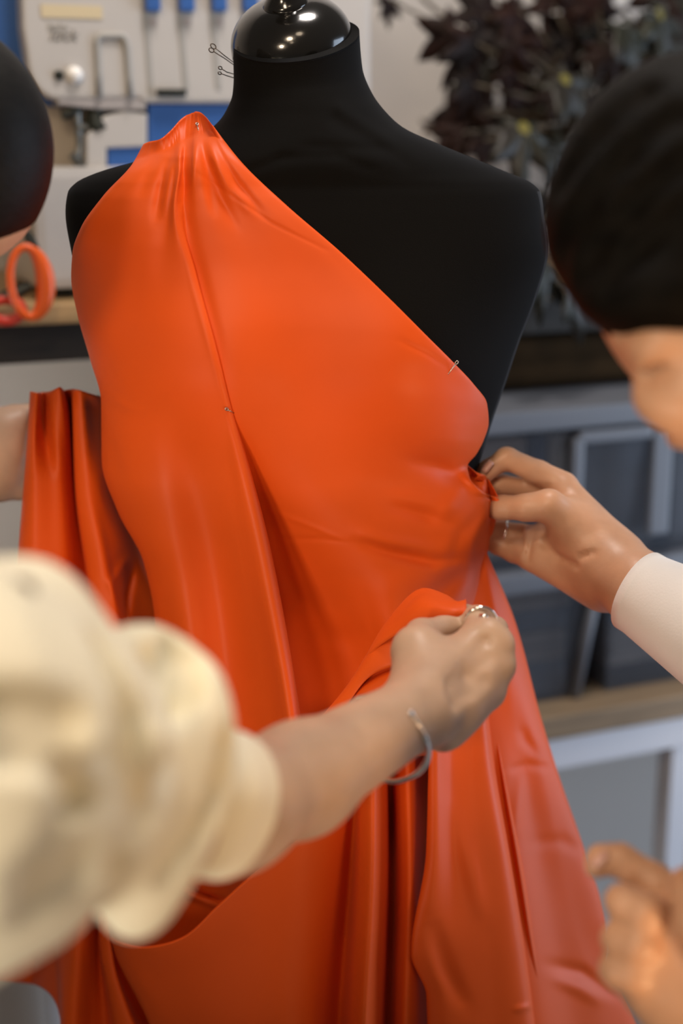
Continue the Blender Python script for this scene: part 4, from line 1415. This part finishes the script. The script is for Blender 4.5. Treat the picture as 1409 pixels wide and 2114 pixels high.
NECK_L = np.array([-0.52, 1.0, 1.42])
C.cone(CHEST + [0, 0, 0.1], NECK_L, 0.07, 0.052, 0.04)
C.cone(NECK_L, HEAD_L + [-0.07, 0.0, -0.06], 0.052, 0.052, 0.03)
for s_ in (-1, 1):
    h = HIP + [0, 0.09 * s_, -0.05]; kn = np.array([-0.73, 0.99 + 0.10 * s_, 0.50]); an = np.array([-0.78, 0.99 + 0.11 * s_, 0.08])
    C.chain([(h, 0.085), (kn, 0.056), (an, 0.038)], 0.03)
    C.chain([(an + [0, 0, -0.03], 0.034), (an + [0.15, 0, -0.05], 0.026)], 0.02)
C.chain([(SHO_R, 0.052), (ELB_R, 0.042), (pt(480, 1665, 0.86), 0.036), (pt(620, 1608, 0.93), 0.034), (WR_R, 0.0255)], 0.02)
C.chain([(SHO_L, 0.052), (ELB_L, 0.042), (WR_L, 0.029)], 0.02)
# head, turned down to the right
fdir = np.array([0.42, 0.05, -0.90]); fdir /= np.linalg.norm(fdir)
RH = basis(fdir, (0, 1, 0))
C.ell(HEAD_L, (0.090, 0.075, 0.098), np.stack([fdir, [0, 1, 0], np.cross(fdir, [0, 1, 0])], 1), k=0.01)
up_h = -np.cross(fdir, [0, 1, 0]); up_h = up_h if up_h[2] > 0 else -up_h
C.ell(HEAD_L + fdir * 0.045 + up_h * 0.028, (0.046, 0.058, 0.050), np.stack([fdir, [0, 1, 0], up_h], 1), k=0.02)
C.ell(HEAD_L + fdir * 0.045 - up_h * 0.065, (0.050, 0.055, 0.062), np.stack([fdir, [0, 1, 0], up_h], 1), k=0.03)
C.chain([(HEAD_L + fdir * 0.088 - up_h * 0.015, 0.009), (HEAD_L + fdir * 0.110 - up_h * 0.050, 0.013)], 0.015)
C.chain([(HEAD_L + fdir * 0.088 - up_h * 0.090 + [0, -0.02, 0], 0.008), (HEAD_L + fdir * 0.092 - up_h * 0.090 + [0, 0.02, 0], 0.008)], 0.008)
for s_ in (-1, 1):
    C.ell(HEAD_L + fdir * 0.080 - up_h * 0.020 + np.array([0, 0.033 * s_, 0]), (0.012, 0.016, 0.010), np.stack([fdir, [0, 1, 0], up_h], 1), k=0.01, sub=True)
    C.ell(HEAD_L - fdir * 0.01 - up_h * 0.03 + np.array([0, 0.078 * s_, 0]), (0.022, 0.010, 0.032), np.stack([fdir, [0, 1, 0], up_h], 1), k=0.006)
# right hand: back of the hand to the camera, fingers closed on the bunch
C.chain([J(872, 1462, 1.045, 25.5), J(905, 1425, 1.065, 25)], 0.02)
C.cone(pt(880, 1418, 1.063), pt(862, 1345, 1.082), 0.023, 0.021, 0.02)             # thumb base
C.cone(pt(905, 1425, 1.068), pt(985, 1322, 1.096), 0.021, 0.0155, 0.016)
C.cone(pt(925, 1430, 1.066), pt(1010, 1340, 1.092), 0.022, 0.0155, 0.016)
C.cone(pt(935, 1448, 1.068), pt(1012, 1378, 1.090), 0.021, 0.0150, 0.016)
C.cone(pt(930, 1470, 1.068), pt(992, 1428, 1.090), 0.019, 0.0150, 0.016)
for (x, y, d) in ((1012, 1306, 1.090), (1030, 1328, 1.088), (1032, 1376, 1.086), (1010, 1428, 1.086)):
    C.ell(pt(x, y, d), (0.0118, 0.0118, 0.0118), k=0.006)
C.ell(pt(914, 1510, 1.060), (0.0150, 0.0150, 0.0150), k=0.010)                          # wrist bone
finger(C, [(990, 1312, 1.098, 12.5), (985, 1278, 1.118, 10.5), (962, 1272, 1.142, 9.0), (938, 1285, 1.148, 8.2)])   # index
finger(C, [(1018, 1326, 1.092, 12.5), (1020, 1300, 1.125, 10.5), (985, 1310, 1.148, 9.5), (950, 1325, 1.142, 8.5)])
finger(C, [(1026, 1368, 1.092, 12.5), (1024, 1362, 1.128, 10.5), (985, 1365, 1.146, 9.5), (945, 1370, 1.136, 8.5)])
finger(C, [(1006, 1422, 1.090, 12.0), (1008, 1418, 1.122, 9.5), (975, 1412, 1.138, 8.5), (940, 1410, 1.128, 7.5)])
finger(C, [(862, 1345, 1.082, 18), (870, 1312, 1.098, 13.0), (912, 1300, 1.118, 10.5), (942, 1290, 1.126, 9.0)])      # thumb, under the cloth
for poly in ([(1002, 1322), (968, 1368), (930, 1410)], [(1012, 1352), (972, 1394), (935, 1430)], [(1006, 1402), (972, 1424), (940, 1452)]):
    C.stroke(poly, [0.0050, 0.0055, 0.0045], 0.005, True, -0.0044)
# left hand behind, gripping the gathered cloth
C.chain([(WR_L, 0.029), J(-110, 955, 1.375, 29)], 0.02)
for (a, b, ra, rb) in (((-110, 930), (10, 892), 26, 21), ((-110, 950), (12, 930), 26, 21), ((-110, 970), (8, 965), 25, 20), ((-110, 985), (0, 998), 22, 18)):
    C.cone(pt(*a, 1.375), pt(*b, 1.382), ra / 1000, rb / 1000, 0.02)
C.cone(pt(-60, 900, 1.378), pt(40, 872, 1.385), 0.020, 0.016, 0.012)
finger(C, [(15, 885, 1.385, 18), (60, 878, 1.392, 14), (100, 885, 1.392, 10.5), (125, 900, 1.390, 9.5)])
finger(C, [(14, 925, 1.380, 16), (58, 930, 1.388, 12.5), (95, 940, 1.392, 10), (112, 950, 1.39, 9)])
finger(C, [(8, 965, 1.378, 15), (50, 975, 1.386, 12), (85, 982, 1.392, 10), (100, 985, 1.39, 9)])
finger(C, [(0, 998, 1.378, 14), (40, 1008, 1.386, 11.5), (75, 1010, 1.392, 9), (90, 1010, 1.39, 8)])
finger(C, [(-30, 880, 1.385, 17), (30, 862, 1.400, 12.5), (80, 852, 1.402, 10.5), (105, 850, 1.40, 9)])
pL = C.build('person', M['skin'])
tag(pL, 'person at the left in a cream shirt with rolled sleeve, gripping the orange cloth', 'person')

# hair of the left person
H = Clay(axis_coords(-0.50, -0.10, 0.004, 0.02, [(-0.5, -0.1)]), np.arange(0.84, 1.24, 0.004), np.arange(1.36, 1.70, 0.004))
Rm = np.stack([fdir, [0, 1, 0], up_h], 1)
H.ell(HEAD_L - fdir * 0.002 + up_h * 0.006, (0.101, 0.085, 0.104), Rm, k=0.01)
H.ell(HEAD_L + fdir * 0.130 - up_h * 0.02, (0.062, 0.10, 0.10), Rm, k=0.012, sub=True)
H.ell(HEAD_L + fdir * 0.02 - up_h * 0.112, (0.10, 0.12, 0.055), Rm, k=0.012, sub=True)
H.cone(HEAD_L - fdir * 0.09 - up_h * 0.01, HEAD_L - fdir * 0.13 - up_h * 0.02, 0.05, 0.042, 0.02)
H.build('hair', M['hair'], pL)

# cream shirt of the left person
S = Clay(axis_coords(-1.0, 0.02, 0.004, 0.011, [(-0.34, 0.0)]), axis_coords(0.45, 1.5, 0.004, 0.011, [(0.50, 0.92)]), axis_coords(0.80, 1.5, 0.004, 0.011, [(0.98, 1.38)]))
S.cone(HIP + [0, 0, 0.02], CHEST, 0.165, 0.155, 0.06)
S.ell(CHEST, (0.135, 0.20, 0.17), k=0.06)
S.ell(HIP, (0.155, 0.20, 0.13), k=0.06)
S.cone(CHEST + [0.02, -0.12, 0.08], SHO_R, 0.09, 0.085, 0.05)
S.cone(CHEST + [0.02, 0.12, 0.08], SHO_L, 0.09, 0.085, 0.05)
S.cone(CHEST + [0, 0, 0.1], NECK_L, 0.09, 0.064, 0.04)
S.chain([(SHO_L, 0.085), (ELB_L, 0.07), ((ELB_L * 0.55 + WR_L * 0.45), 0.055)], 0.03)
S.chain([(SHO_R, 0.085), (pt(-60, 1590, 0.665), 0.086)], 0.04)
axd = pt(560, 1635, 0.89) - pt(120, 1700, 0.70); axd /= np.linalg.norm(axd)
RB = basis(axd)
# upper bulk, roll and inner cuff
S.cone(pt(-140, 1560, 0.65), pt(75, 1575, 0.69), 0.088, 0.066, 0.02)
S.cone(pt(-100, 1350, 0.66), pt(40, 1300, 0.70), 0.034, 0.026, 0.03)
S.cone(pt(-100, 1880, 0.66), pt(40, 1850, 0.69), 0.034, 0.026, 0.03)
Rt = np.stack([np.array([0.966, 0.2, 0.16]) / np.linalg.norm([0.966, 0.2, 0.16]), [0, 1, 0], [0, 0, 1]], 1)
# the fat roll: a ring of lumps about the forearm axis, taller than wide
for (x, y, d, r) in ((250, 1372, 0.765, 17), (300, 1372, 0.760, 19), (345, 1395, 0.757, 21), (372, 1445, 0.752, 23), (380, 1520, 0.747, 25), (365, 1600, 0.742, 27), (340, 1680, 0.738, 27),
                     (310, 1760, 0.736, 24), (290, 1830, 0.738, 20), (274, 1880, 0.742, 13)):
    S.ell(pt(x, y, d), (r / 1000,) * 3, k=0.018)
for (x, y, d, r) in ((215, 1410, 0.765, 18), (250, 1450, 0.745, 26), (265, 1540, 0.738, 30), (240, 1650, 0.732, 34), (215, 1730, 0.732, 30)):
    S.ell(pt(x, y, d), (r / 1000,) * 3, k=0.018)
for (x, y, d, r) in ((488, 1570, 0.835, 16), (508, 1610, 0.832, 17), (502, 1660, 0.828, 19), (480, 1710, 0.824, 19), (450, 1755, 0.820, 17), (440, 1640, 0.80, 30), (405, 1720, 0.80, 24), (440, 1580, 0.815, 22)):
    S.ell(pt(x, y, d), (r / 1000,) * 3, k=0.015)
# upper bulk reaching over the roll
for (x, y, d, r) in ((60, 1235, 0.70, 16), (100, 1300, 0.70, 20), (150, 1400, 0.695, 22), (175, 1480, 0.69, 24), (165, 1570, 0.685, 26), (110, 1670, 0.68, 30)):
    S.ell(pt(x, y, d), (r / 1000,) * 3, k=0.02)
# folds pressed into the front
S.stroke([(190, 1330), (235, 1400), (258, 1470), (250, 1540), (205, 1630), (140, 1720), (60, 1800)], [0.007, 0.009, 0.011, 0.012, 0.011, 0.011, 0.009], 0.006, True, 0.005)
S.stroke([(285, 1520), (265, 1640), (235, 1720), (175, 1800), (70, 1860)], [0.007, 0.010, 0.010, 0.011, 0.010], 0.006, True, 0.004)
S.stroke([(362, 1350), (345, 1410), (328, 1490)], [0.018, 0.018, 0.010], 0.008, True, 0.006)
S.stroke([(350, 1560), (325, 1640), (295, 1730)], [0.009, 0.014, 0.008], 0.008, True, 0.005)
S.stroke([(455, 1530), (450, 1620), (405, 1720), (340, 1800)], [0.006, 0.009, 0.009, 0.006], 0.006, True, 0.004)
S.stroke([(268, 1690), (250, 1780), (240, 1850)], [0.006, 0.008, 0.008], 0.006, True, 0.003)
S.stroke([(300, 1340), (318, 1430), (312, 1530), (292, 1640)], [0.007, 0.008, 0.007, 0.005], 0.008, False, 0.001)
S.stroke([(0, 1465), (70, 1478), (140, 1490)], 0.009, 0.01, True, 0.003)
S.stroke([(0, 1560), (80, 1555)], 0.008, 0.01, True, 0.004)
S.stroke([(140, 1585), (150, 1650)], 0.009, 0.008, True, 0.003)
# the arm's opening is filled by the forearm
shirtL = S.build('shirt', M['cream'], pL, 2)
btn = S.surf(48, 1221) or 0.67
q = MB(); q.lathe([(0.0055, -0.001), (0.0058, 0.001), (0.004, 0.0018), (0.001, 0.0014)], wpt(48, 1221, btn - 0.001), Vector(to_world(np.array([0, -1, 0.35]))), 20)
q.build('button', mat('brown_button', (0.14, 0.10, 0.07), rough=0.4), pL, smooth=True)
# trousers
T = Clay(np.arange(-1.0, -0.50, 0.012), np.arange(0.70, 1.30, 0.012), np.arange(0.03, 1.0, 0.012))
T.ell(HIP + [0, 0, -0.04], (0.14, 0.185, 0.12), k=0.05)
for s_ in (-1, 1):
    h = HIP + [0, 0.09 * s_, -0.06]; kn = np.array([-0.73, 0.99 + 0.10 * s_, 0.50]); an = np.array([-0.78, 0.99 + 0.11 * s_, 0.08])
    T.chain([(h, 0.105), (kn, 0.08), (an, 0.07)], 0.03)
T.build('trousers', M['trousers'], pL)

# silver bangle and ring
def ring_pts(c, ax_, r1, r2, n=48, gap=0.0, up=(0, 0, 1)):
    B = basis(ax_, up)
    out = []
    for i in range(n + (1 if gap else 0)):
        a = gap / 2 + (2 * math.pi - gap) * i / n
        out.append(np.asarray(c) + B[:, 1] * math.cos(a) * r1 + B[:, 2] * math.sin(a) * r2)
    return out


near = [(843, 1470, 0), (852, 1482, 0), (866, 1502, 0), (878, 1525, 0), (884, 1548, 0), (880, 1572, 1.022), (864, 1594, 1.03), (840, 1607, 1.04), (812, 1613, 1.052), (780, 1605, 1.068),
        (745, 1570, 1.085), (722, 1515, 1.088), (712, 1470, 1.076), (730, 1446, 1.060), (762, 1436, 1.052), (796, 1433, 1.045)]
near = [(x, y, d or (C.surf(x, y) or 1.02) - 0.0035) for x, y, d in near]
P = np.array([pt(*p) for p in near])
fine = hermite_rows(P[:, None, :], [6] * (len(P) - 1))[:, 0]
q = MB(); q.tube([Vector(v) for v in to_world(fine)], [0.0022 if 5 < i < len(fine) - 6 else 0.0030 for i in range(len(fine))], 10)
bang = tag(q.build('bangle', M['silver'], None, smooth=True), 'thin silver open bangle on the wrist of the hand holding the bunch', 'bracelet')
rp = ring_pts(pt(992, 1285, 1.112), pt(985, 1268, 1.13) - pt(995, 1300, 1.095), 0.0122, 0.0122, 32)
q = MB(); q.tube([Vector(v) for v in to_world(np.array(rp))], 0.0016, 10, closed=True)
q.tube([wpt(990, 1272, 1.098), wpt(1000, 1274, 1.096), wpt(1008, 1280, 1.097)], [0.002, 0.0030, 0.002], 10)
tag(q.build('ring', M['silver'], None, smooth=True), 'broad silver ring on the finger of the fist holding the bunch', 'ring')

# ---- person at the right: white shirt, dark hair, pinching the cloth at the waist
SRF = np.array([0.56, 1.16, 1.33]); SRN = np.array([0.54, 0.72, 1.30])
WRF = pt(1318, 1214, 1.262); ELF = np.array([0.51, 1.08, 1.06])
WRN = pt(1490, 2070, 0.87); ELN = np.array([0.52, 0.70, 1.02])
HEAD_R = pt(1525, 535, 0.90)
xs = axis_coords(0.09, 1.05, 0.0028, 0.010, [(0.09, 0.40)])
ys = axis_coords(0.60, 1.36, 0.0028, 0.010, [(0.66, 1.32)])
zs = axis_coords(-0.01, 1.70, 0.0028, 0.011, [(1.00, 1.32), (1.32, 1.64)])
C = Clay(xs, ys, zs)
HIPR = np.array([0.86, 0.94, 0.92]); CHR = np.array([0.66, 0.94, 1.22])
C.ell(HIPR, (0.12, 0.17, 0.13), k=0.05)
C.cone(HIPR, CHR, 0.115, 0.125, 0.05)
C.ell(CHR, (0.11, 0.17, 0.15), k=0.05)
C.cone(CHR + [-0.03, 0.12, 0.08], SRF, 0.07, 0.055, 0.04)
C.cone(CHR + [-0.03, -0.12, 0.08], SRN, 0.07, 0.055, 0.04)
NECK_R = np.array([0.50, 0.94, 1.39])
C.cone(CHR + [0, 0, 0.1], NECK_R, 0.07, 0.052, 0.04)
C.cone(NECK_R, HEAD_R + [0.06, 0.02, -0.06], 0.052, 0.052, 0.03)
for s_ in (-1, 1):
    h = HIPR + [0, 0.09 * s_, -0.05]; kn = np.array([0.85, 0.94 + 0.10 * s_, 0.50]); an = np.array([0.90, 0.94 + 0.11 * s_, 0.08])
    C.chain([(h, 0.085), (kn, 0.056), (an, 0.038)], 0.03)
    C.chain([(an + [0, 0, -0.03], 0.034), (an + [-0.15, 0, -0.05], 0.026)], 0.02)
C.chain([(SRF, 0.052), (ELF, 0.042), (WRF, 0.0285)], 0.02)
C.chain([(SRN, 0.052), (ELN, 0.042), (WRN, 0.030)], 0.02)
# head bowed, face towards the lower left
fr_ = np.array([-0.72, 0.10, -0.70]); fr_ /= np.linalg.norm(fr_)
sd_ = np.cross(fr_, [0, 0, 1]); sd_ /= np.linalg.norm(sd_)
ur_ = np.cross(sd_, fr_)
RR = np.stack([fr_, sd_, ur_], 1)
C.ell(HEAD_R, (0.092, 0.073, 0.096), RR, k=0.01)
C.ell(HEAD_R + fr_ * 0.045 - ur_ * 0.060, (0.052, 0.056, 0.066), RR, k=0.03)
C.ell(HEAD_R + fr_ * 0.052 + ur_ * 0.000, (0.040, 0.060, 0.045), RR, k=0.02)       # forehead
C.chain([(pt(1345, 752, 0.865), 0.010), (pt(1352, 790, 0.858), 0.0105), (pt(1350, 822, 0.852), 0.0125)], 0.012)       # nose
C.ell(pt(1385, 832, 0.850), (0.012, 0.012, 0.010), k=0.010)
C.chain([(pt(1300, 690, 0.868), 0.012), (pt(1360, 715, 0.845), 0.013), (pt(1430, 712, 0.838), 0.012)], 0.014)          # brow
C.ell(pt(1400, 775, 0.842), (0.017, 0.012, 0.011), k=0.012, sub=True)                # eye socket
C.ell(pt(1400, 776, 0.850), (0.012, 0.012, 0.010), k=0.004)
C.ell(pt(1470, 830, 0.845), (0.030, 0.022, 0.028), k=0.02)
C.chain([(pt(1400, 900, 0.866), 0.008), (pt(1440, 905, 0.852), 0.008)], 0.008)
# right hand, thumb nearest, pinching the fold
DH, RS = 0.128, 1.08
def K(px, py, d, r):
    return J(px, py, d + DH, r * RS)
def palm(a, b, ra, rb, k=0.018):
    C.cone(K(*a, 0)[0], K(*b, 0)[0], ra * RS / 1000, rb * RS / 1000, k)
C.chain([(WRF, 0.0300), K(1255, 1165, 1.160, 26)], 0.02)
palm((1262, 1150, 1.165), (1165, 1015, 1.190), 23, 14)
palm((1258, 1165, 1.170), (1160, 1058, 1.198), 23, 15)
palm((1252, 1195, 1.172), (1120, 1118, 1.200), 21, 15)
palm((1240, 1212, 1.172), (1100, 1146, 1.196), 18, 14.5)
palm((1250, 1170, 1.160), (1185, 1090, 1.166), 23, 18, 0.02)
def kf(pts, k=0.004):
    C.chain([K(*p) for p in pts], k)
kf([(1185, 1088, 1.164, 18.5), (1132, 1044, 1.156, 12.4), (1085, 1048, 1.160, 10.0), (1036, 1048, 1.172, 9.0), (1018, 1050, 1.178, 7.5)], 0.010)
kf([(1160, 1003, 1.192, 13.0), (1112, 976, 1.194, 10.3), (1045, 946, 1.192, 9.6), (1006, 970, 1.190, 8.4), (990, 992, 1.190, 7.0)])
kf([(1160, 1040, 1.202, 12.5), (1088, 1010, 1.208, 9.6), (1032, 1000, 1.206, 9.0), (1006, 1012, 1.202, 7.6)])
kf([(1118, 1116, 1.200, 13), (1076, 1106, 1.214, 10.2), (1030, 1096, 1.215, 9.4), (1004, 1088, 1.212, 8.0)])
kf([(1098, 1146, 1.196, 12.4), (1062, 1138, 1.208, 10.0), (1028, 1124, 1.214, 9.0), (1006, 1114, 1.214, 7.6)])
# creases
for poly in ([(1118, 1086), (1120, 1120), (1150, 1150), (1190, 1168)], [(1076, 1094), (1074, 1130)], [(1100, 1100), (1086, 1160)], [(1195, 1150), (1225, 1140)]):
    C.stroke(poly, 0.0022, 0.004, True)
# left hand, lower right, fingers loosely curled
C.chain([(WRN, 0.030), J(1440, 2050, 0.875, 28)], 0.02)
C.cone(pt(1440, 2010, 0.875), pt(1400, 1880, 0.88), 0.026, 0.018, 0.02)
C.cone(pt(1440, 2040, 0.875), pt(1372, 1935, 0.875), 0.026, 0.017, 0.02)
C.cone(pt(1440, 2070, 0.875), pt(1352, 1985, 0.872), 0.025, 0.017, 0.02)
C.cone(pt(1435, 2095, 0.875), pt(1338, 2035, 0.872), 0.022, 0.016, 0.02)
finger(C, [(1400, 1868, 0.885, 15.5), (1345, 1820, 0.895, 12.0), (1280, 1776, 0.90, 10.5), (1240, 1774, 0.90, 9.2), (1230, 1790, 0.898, 7.5)])
finger(C, [(1372, 1920, 0.872, 14), (1330, 1885, 0.858, 12.0), (1285, 1862, 0.865, 10.8), (1288, 1875, 0.885, 9.5), (1330, 1900, 0.895, 8.5)])
finger(C, [(1352, 1978, 0.87, 14), (1318, 1952, 0.856, 12.0), (1278, 1938, 0.863, 10.8), (1285, 1952, 0.883, 9.5), (1330, 1968, 0.892, 8.5)])
finger(C, [(1338, 2032, 0.87, 13), (1308, 2012, 0.858, 11.0), (1270, 2002, 0.863, 10.0), (1276, 2018, 0.88, 8.5), (1318, 2030, 0.888, 7.5)])
finger(C, [(1470, 1960, 0.855, 20), (1440, 1900, 0.840, 14.5), (1425, 1850, 0.85, 11.5), (1415, 1820, 0.86, 9.5)])
pR = C.build('person', M['skin_b'])
tag(pR, 'person at the right in a white shirt with dark hair, bending to pinch the cloth', 'person')

def nail(c, along, out, parent, w=0.0048, l=0.0062):
    """a thin curved nail plate lying on a fingertip (camera-azimuth frame)"""
    a = np.asarray(along, float); a = a / np.linalg.norm(a)
    o = np.asarray(out, float); o = o - a * (o @ a); o = o / np.linalg.norm(o)
    b = np.cross(o, a)
    v, f = [], []
    for i in range(7):
        for k in range(7):
            u, w_ = (i - 3) / 3.0, (k - 3) / 3.0
            e = 1 - 0.25 * abs(u) ** 3
            v.append(np.asarray(c) + a * u * l + b * w_ * w * e + o * (0.0012 - 0.0022 * w_ * w_ - 0.0008 * u * u))
    for i in range(6):
        for k in range(6):
            f.append([i * 7 + k, i * 7 + k + 1, (i + 1) * 7 + k + 1, (i + 1) * 7 + k])
    ob = mesh_obj('fingernail', to_world(np.array(v)), f, M['nail'], parent)
    md = ob.modifiers.new('thickness', 'SOLIDIFY'); md.thickness = 0.0006
    return ob


nail(K(1003, 962, 1.180, 0)[0], pt(990, 992, 1.19) - pt(1015, 960, 1.19), np.array([-0.55, -0.5, 0.65]), pR)
nail(K(1030, 1041, 1.164, 0)[0], pt(1018, 1050, 1.178) - pt(1045, 1047, 1.172), np.array([0.0, -0.6, 0.8]), pR)
nail(pt(1234, 1772, 0.892), pt(1230, 1790, 0.898) - pt(1246, 1772, 0.90), np.array([-0.6, -0.4, 0.7]), pR)

# hair of the right person
H = Clay(np.arange(0.06, 0.48, 0.004), np.arange(0.70, 1.14, 0.004), np.arange(1.34, 1.70, 0.004))
H.ell(HEAD_R - fr_ * 0.010 + ur_ * 0.008, (0.1000, 0.085, 0.106), RR, k=0.01)
H.ell(pt(1375, 350, 0.90), (0.062, 0.06, 0.055), k=0.04)
H.ell(pt(1310, 480, 0.89), (0.050, 0.06, 0.045), k=0.04)
H.ell(pt(1490, 320, 0.92), (0.075, 0.07, 0.06), k=0.04)
H.ell(HEAD_R + fr_ * 0.172 - ur_ * 0.074, (0.085, 0.12, 0.066), RR, k=0.014, sub=True)
H.ell(pt(1385, 600, 0.862), (0.058, 0.050, 0.030), k=0.02)
for i, poly in enumerate(([(1390, 240), (1290, 320), (1200, 440), (1150, 520)], [(1409, 330), (1300, 420), (1220, 520), (1190, 570)], [(1409, 430), (1320, 500), (1250, 590)],
                          [(1330, 190), (1230, 270), (1150, 380)])):
    H.stroke(poly, 0.005, 0.012, True)
H.build('hair', M['hair_b'], pR)

# white shirt of the right person
S = Clay(axis_coords(0.14, 1.05, 0.004, 0.011, [(0.14, 0.40)]), axis_coords(0.50, 1.40, 0.004, 0.011, [(0.95, 1.3)]), axis_coords(0.80, 1.5, 0.004, 0.011, [(1.02, 1.30)]))
S.cone(HIPR + [0, 0, 0.02], CHR, 0.165, 0.155, 0.06)
S.ell(CHR, (0.135, 0.20, 0.17), k=0.06)
S.ell(HIPR, (0.155, 0.20, 0.13), k=0.06)
S.cone(CHR + [-0.02, 0.12, 0.08], SRF, 0.09, 0.085, 0.05)
S.cone(CHR + [-0.02, -0.12, 0.08], SRN, 0.09, 0.085, 0.05)
S.cone(CHR + [0, 0, 0.1], NECK_R, 0.09, 0.064, 0.04)
S.chain([(SRF, 0.085), (ELF, 0.065), (pt(1530, 1350, 1.195), 0.054)], 0.03)
S.chain([(SRN, 0.085), (ELN, 0.065), ((ELN * 0.4 + WRN * 0.6), 0.05)], 0.03)
S.build('shirt', M['white_cotton'], pR, 3)
# the cuff: open band round the wrist, with its underside folded band
ca = pt(1316, 1220, 1.258); cbk = pt(1500, 1330, 1.205)
ax_c = cbk - ca; L_ = np.linalg.norm(ax_c); ax_c /= L_
Bc = basis(ax_c)
v, f = [], []
NS, NR = 56, 12
for side_ in (0, 1):
    for i in range(NR):
        t = i / (NR - 1)
        for k in range(NS):
            a = 2 * math.pi * k / NS
            rr_ = (0.0355 + 0.014 * t) * (1 + 0.06 * math.cos(2 * a + 0.6)) - 0.0022 * side_
            rr_ += 0.0012 * math.exp(-((t - 0.0) / 0.05) ** 2)
            p = ca + ax_c * L_ * (t * 1.0) + (Bc[:, 1] * math.cos(a) * rr_ + Bc[:, 2] * math.sin(a) * rr_ * 1.12)
            v.append(p)
n0 = NR * NS
for i in range(NR - 1):
    for k in range(NS):
        k2 = (k + 1) % NS
        f.append([i * NS + k, i * NS + k2, (i + 1) * NS + k2, (i + 1) * NS + k])
        f.append([n0 + i * NS + k, n0 + (i + 1) * NS + k, n0 + (i + 1) * NS + k2, n0 + i * NS + k2])
for k in range(NS):
    k2 = (k + 1) % NS
    f.append([k, n0 + k, n0 + k2, k2])
mesh_obj('cuff', to_world(np.array(v)), f, M['white_cotton'], pR)
T = Clay(np.arange(0.62, 1.12, 0.012), np.arange(0.65, 1.25, 0.012), np.arange(0.03, 1.0, 0.012))
T.ell(HIPR + [0, 0, -0.04], (0.14, 0.185, 0.12), k=0.05)
for s_ in (-1, 1):
    h = HIPR + [0, 0.09 * s_, -0.06]; kn = np.array([0.85, 0.94 + 0.10 * s_, 0.50]); an = np.array([0.90, 0.94 + 0.11 * s_, 0.08])
    T.chain([(h, 0.105), (kn, 0.08), (an, 0.07)], 0.03)
T.build('trousers', M['trousers'], pR)
rp = ring_pts(pt(1040, 1099, 1.342), pt(1066, 1104, 1.342) - pt(1016, 1092, 1.342), 0.0112, 0.0112, 28)
q = MB(); q.tube([Vector(x) for x in to_world(np.array(rp))], 0.0011, 8, closed=True)
tag(q.build('ring', M['silver'], None, smooth=True), 'thin silver ring on the hand pinching the waist of the cloth', 'ring')
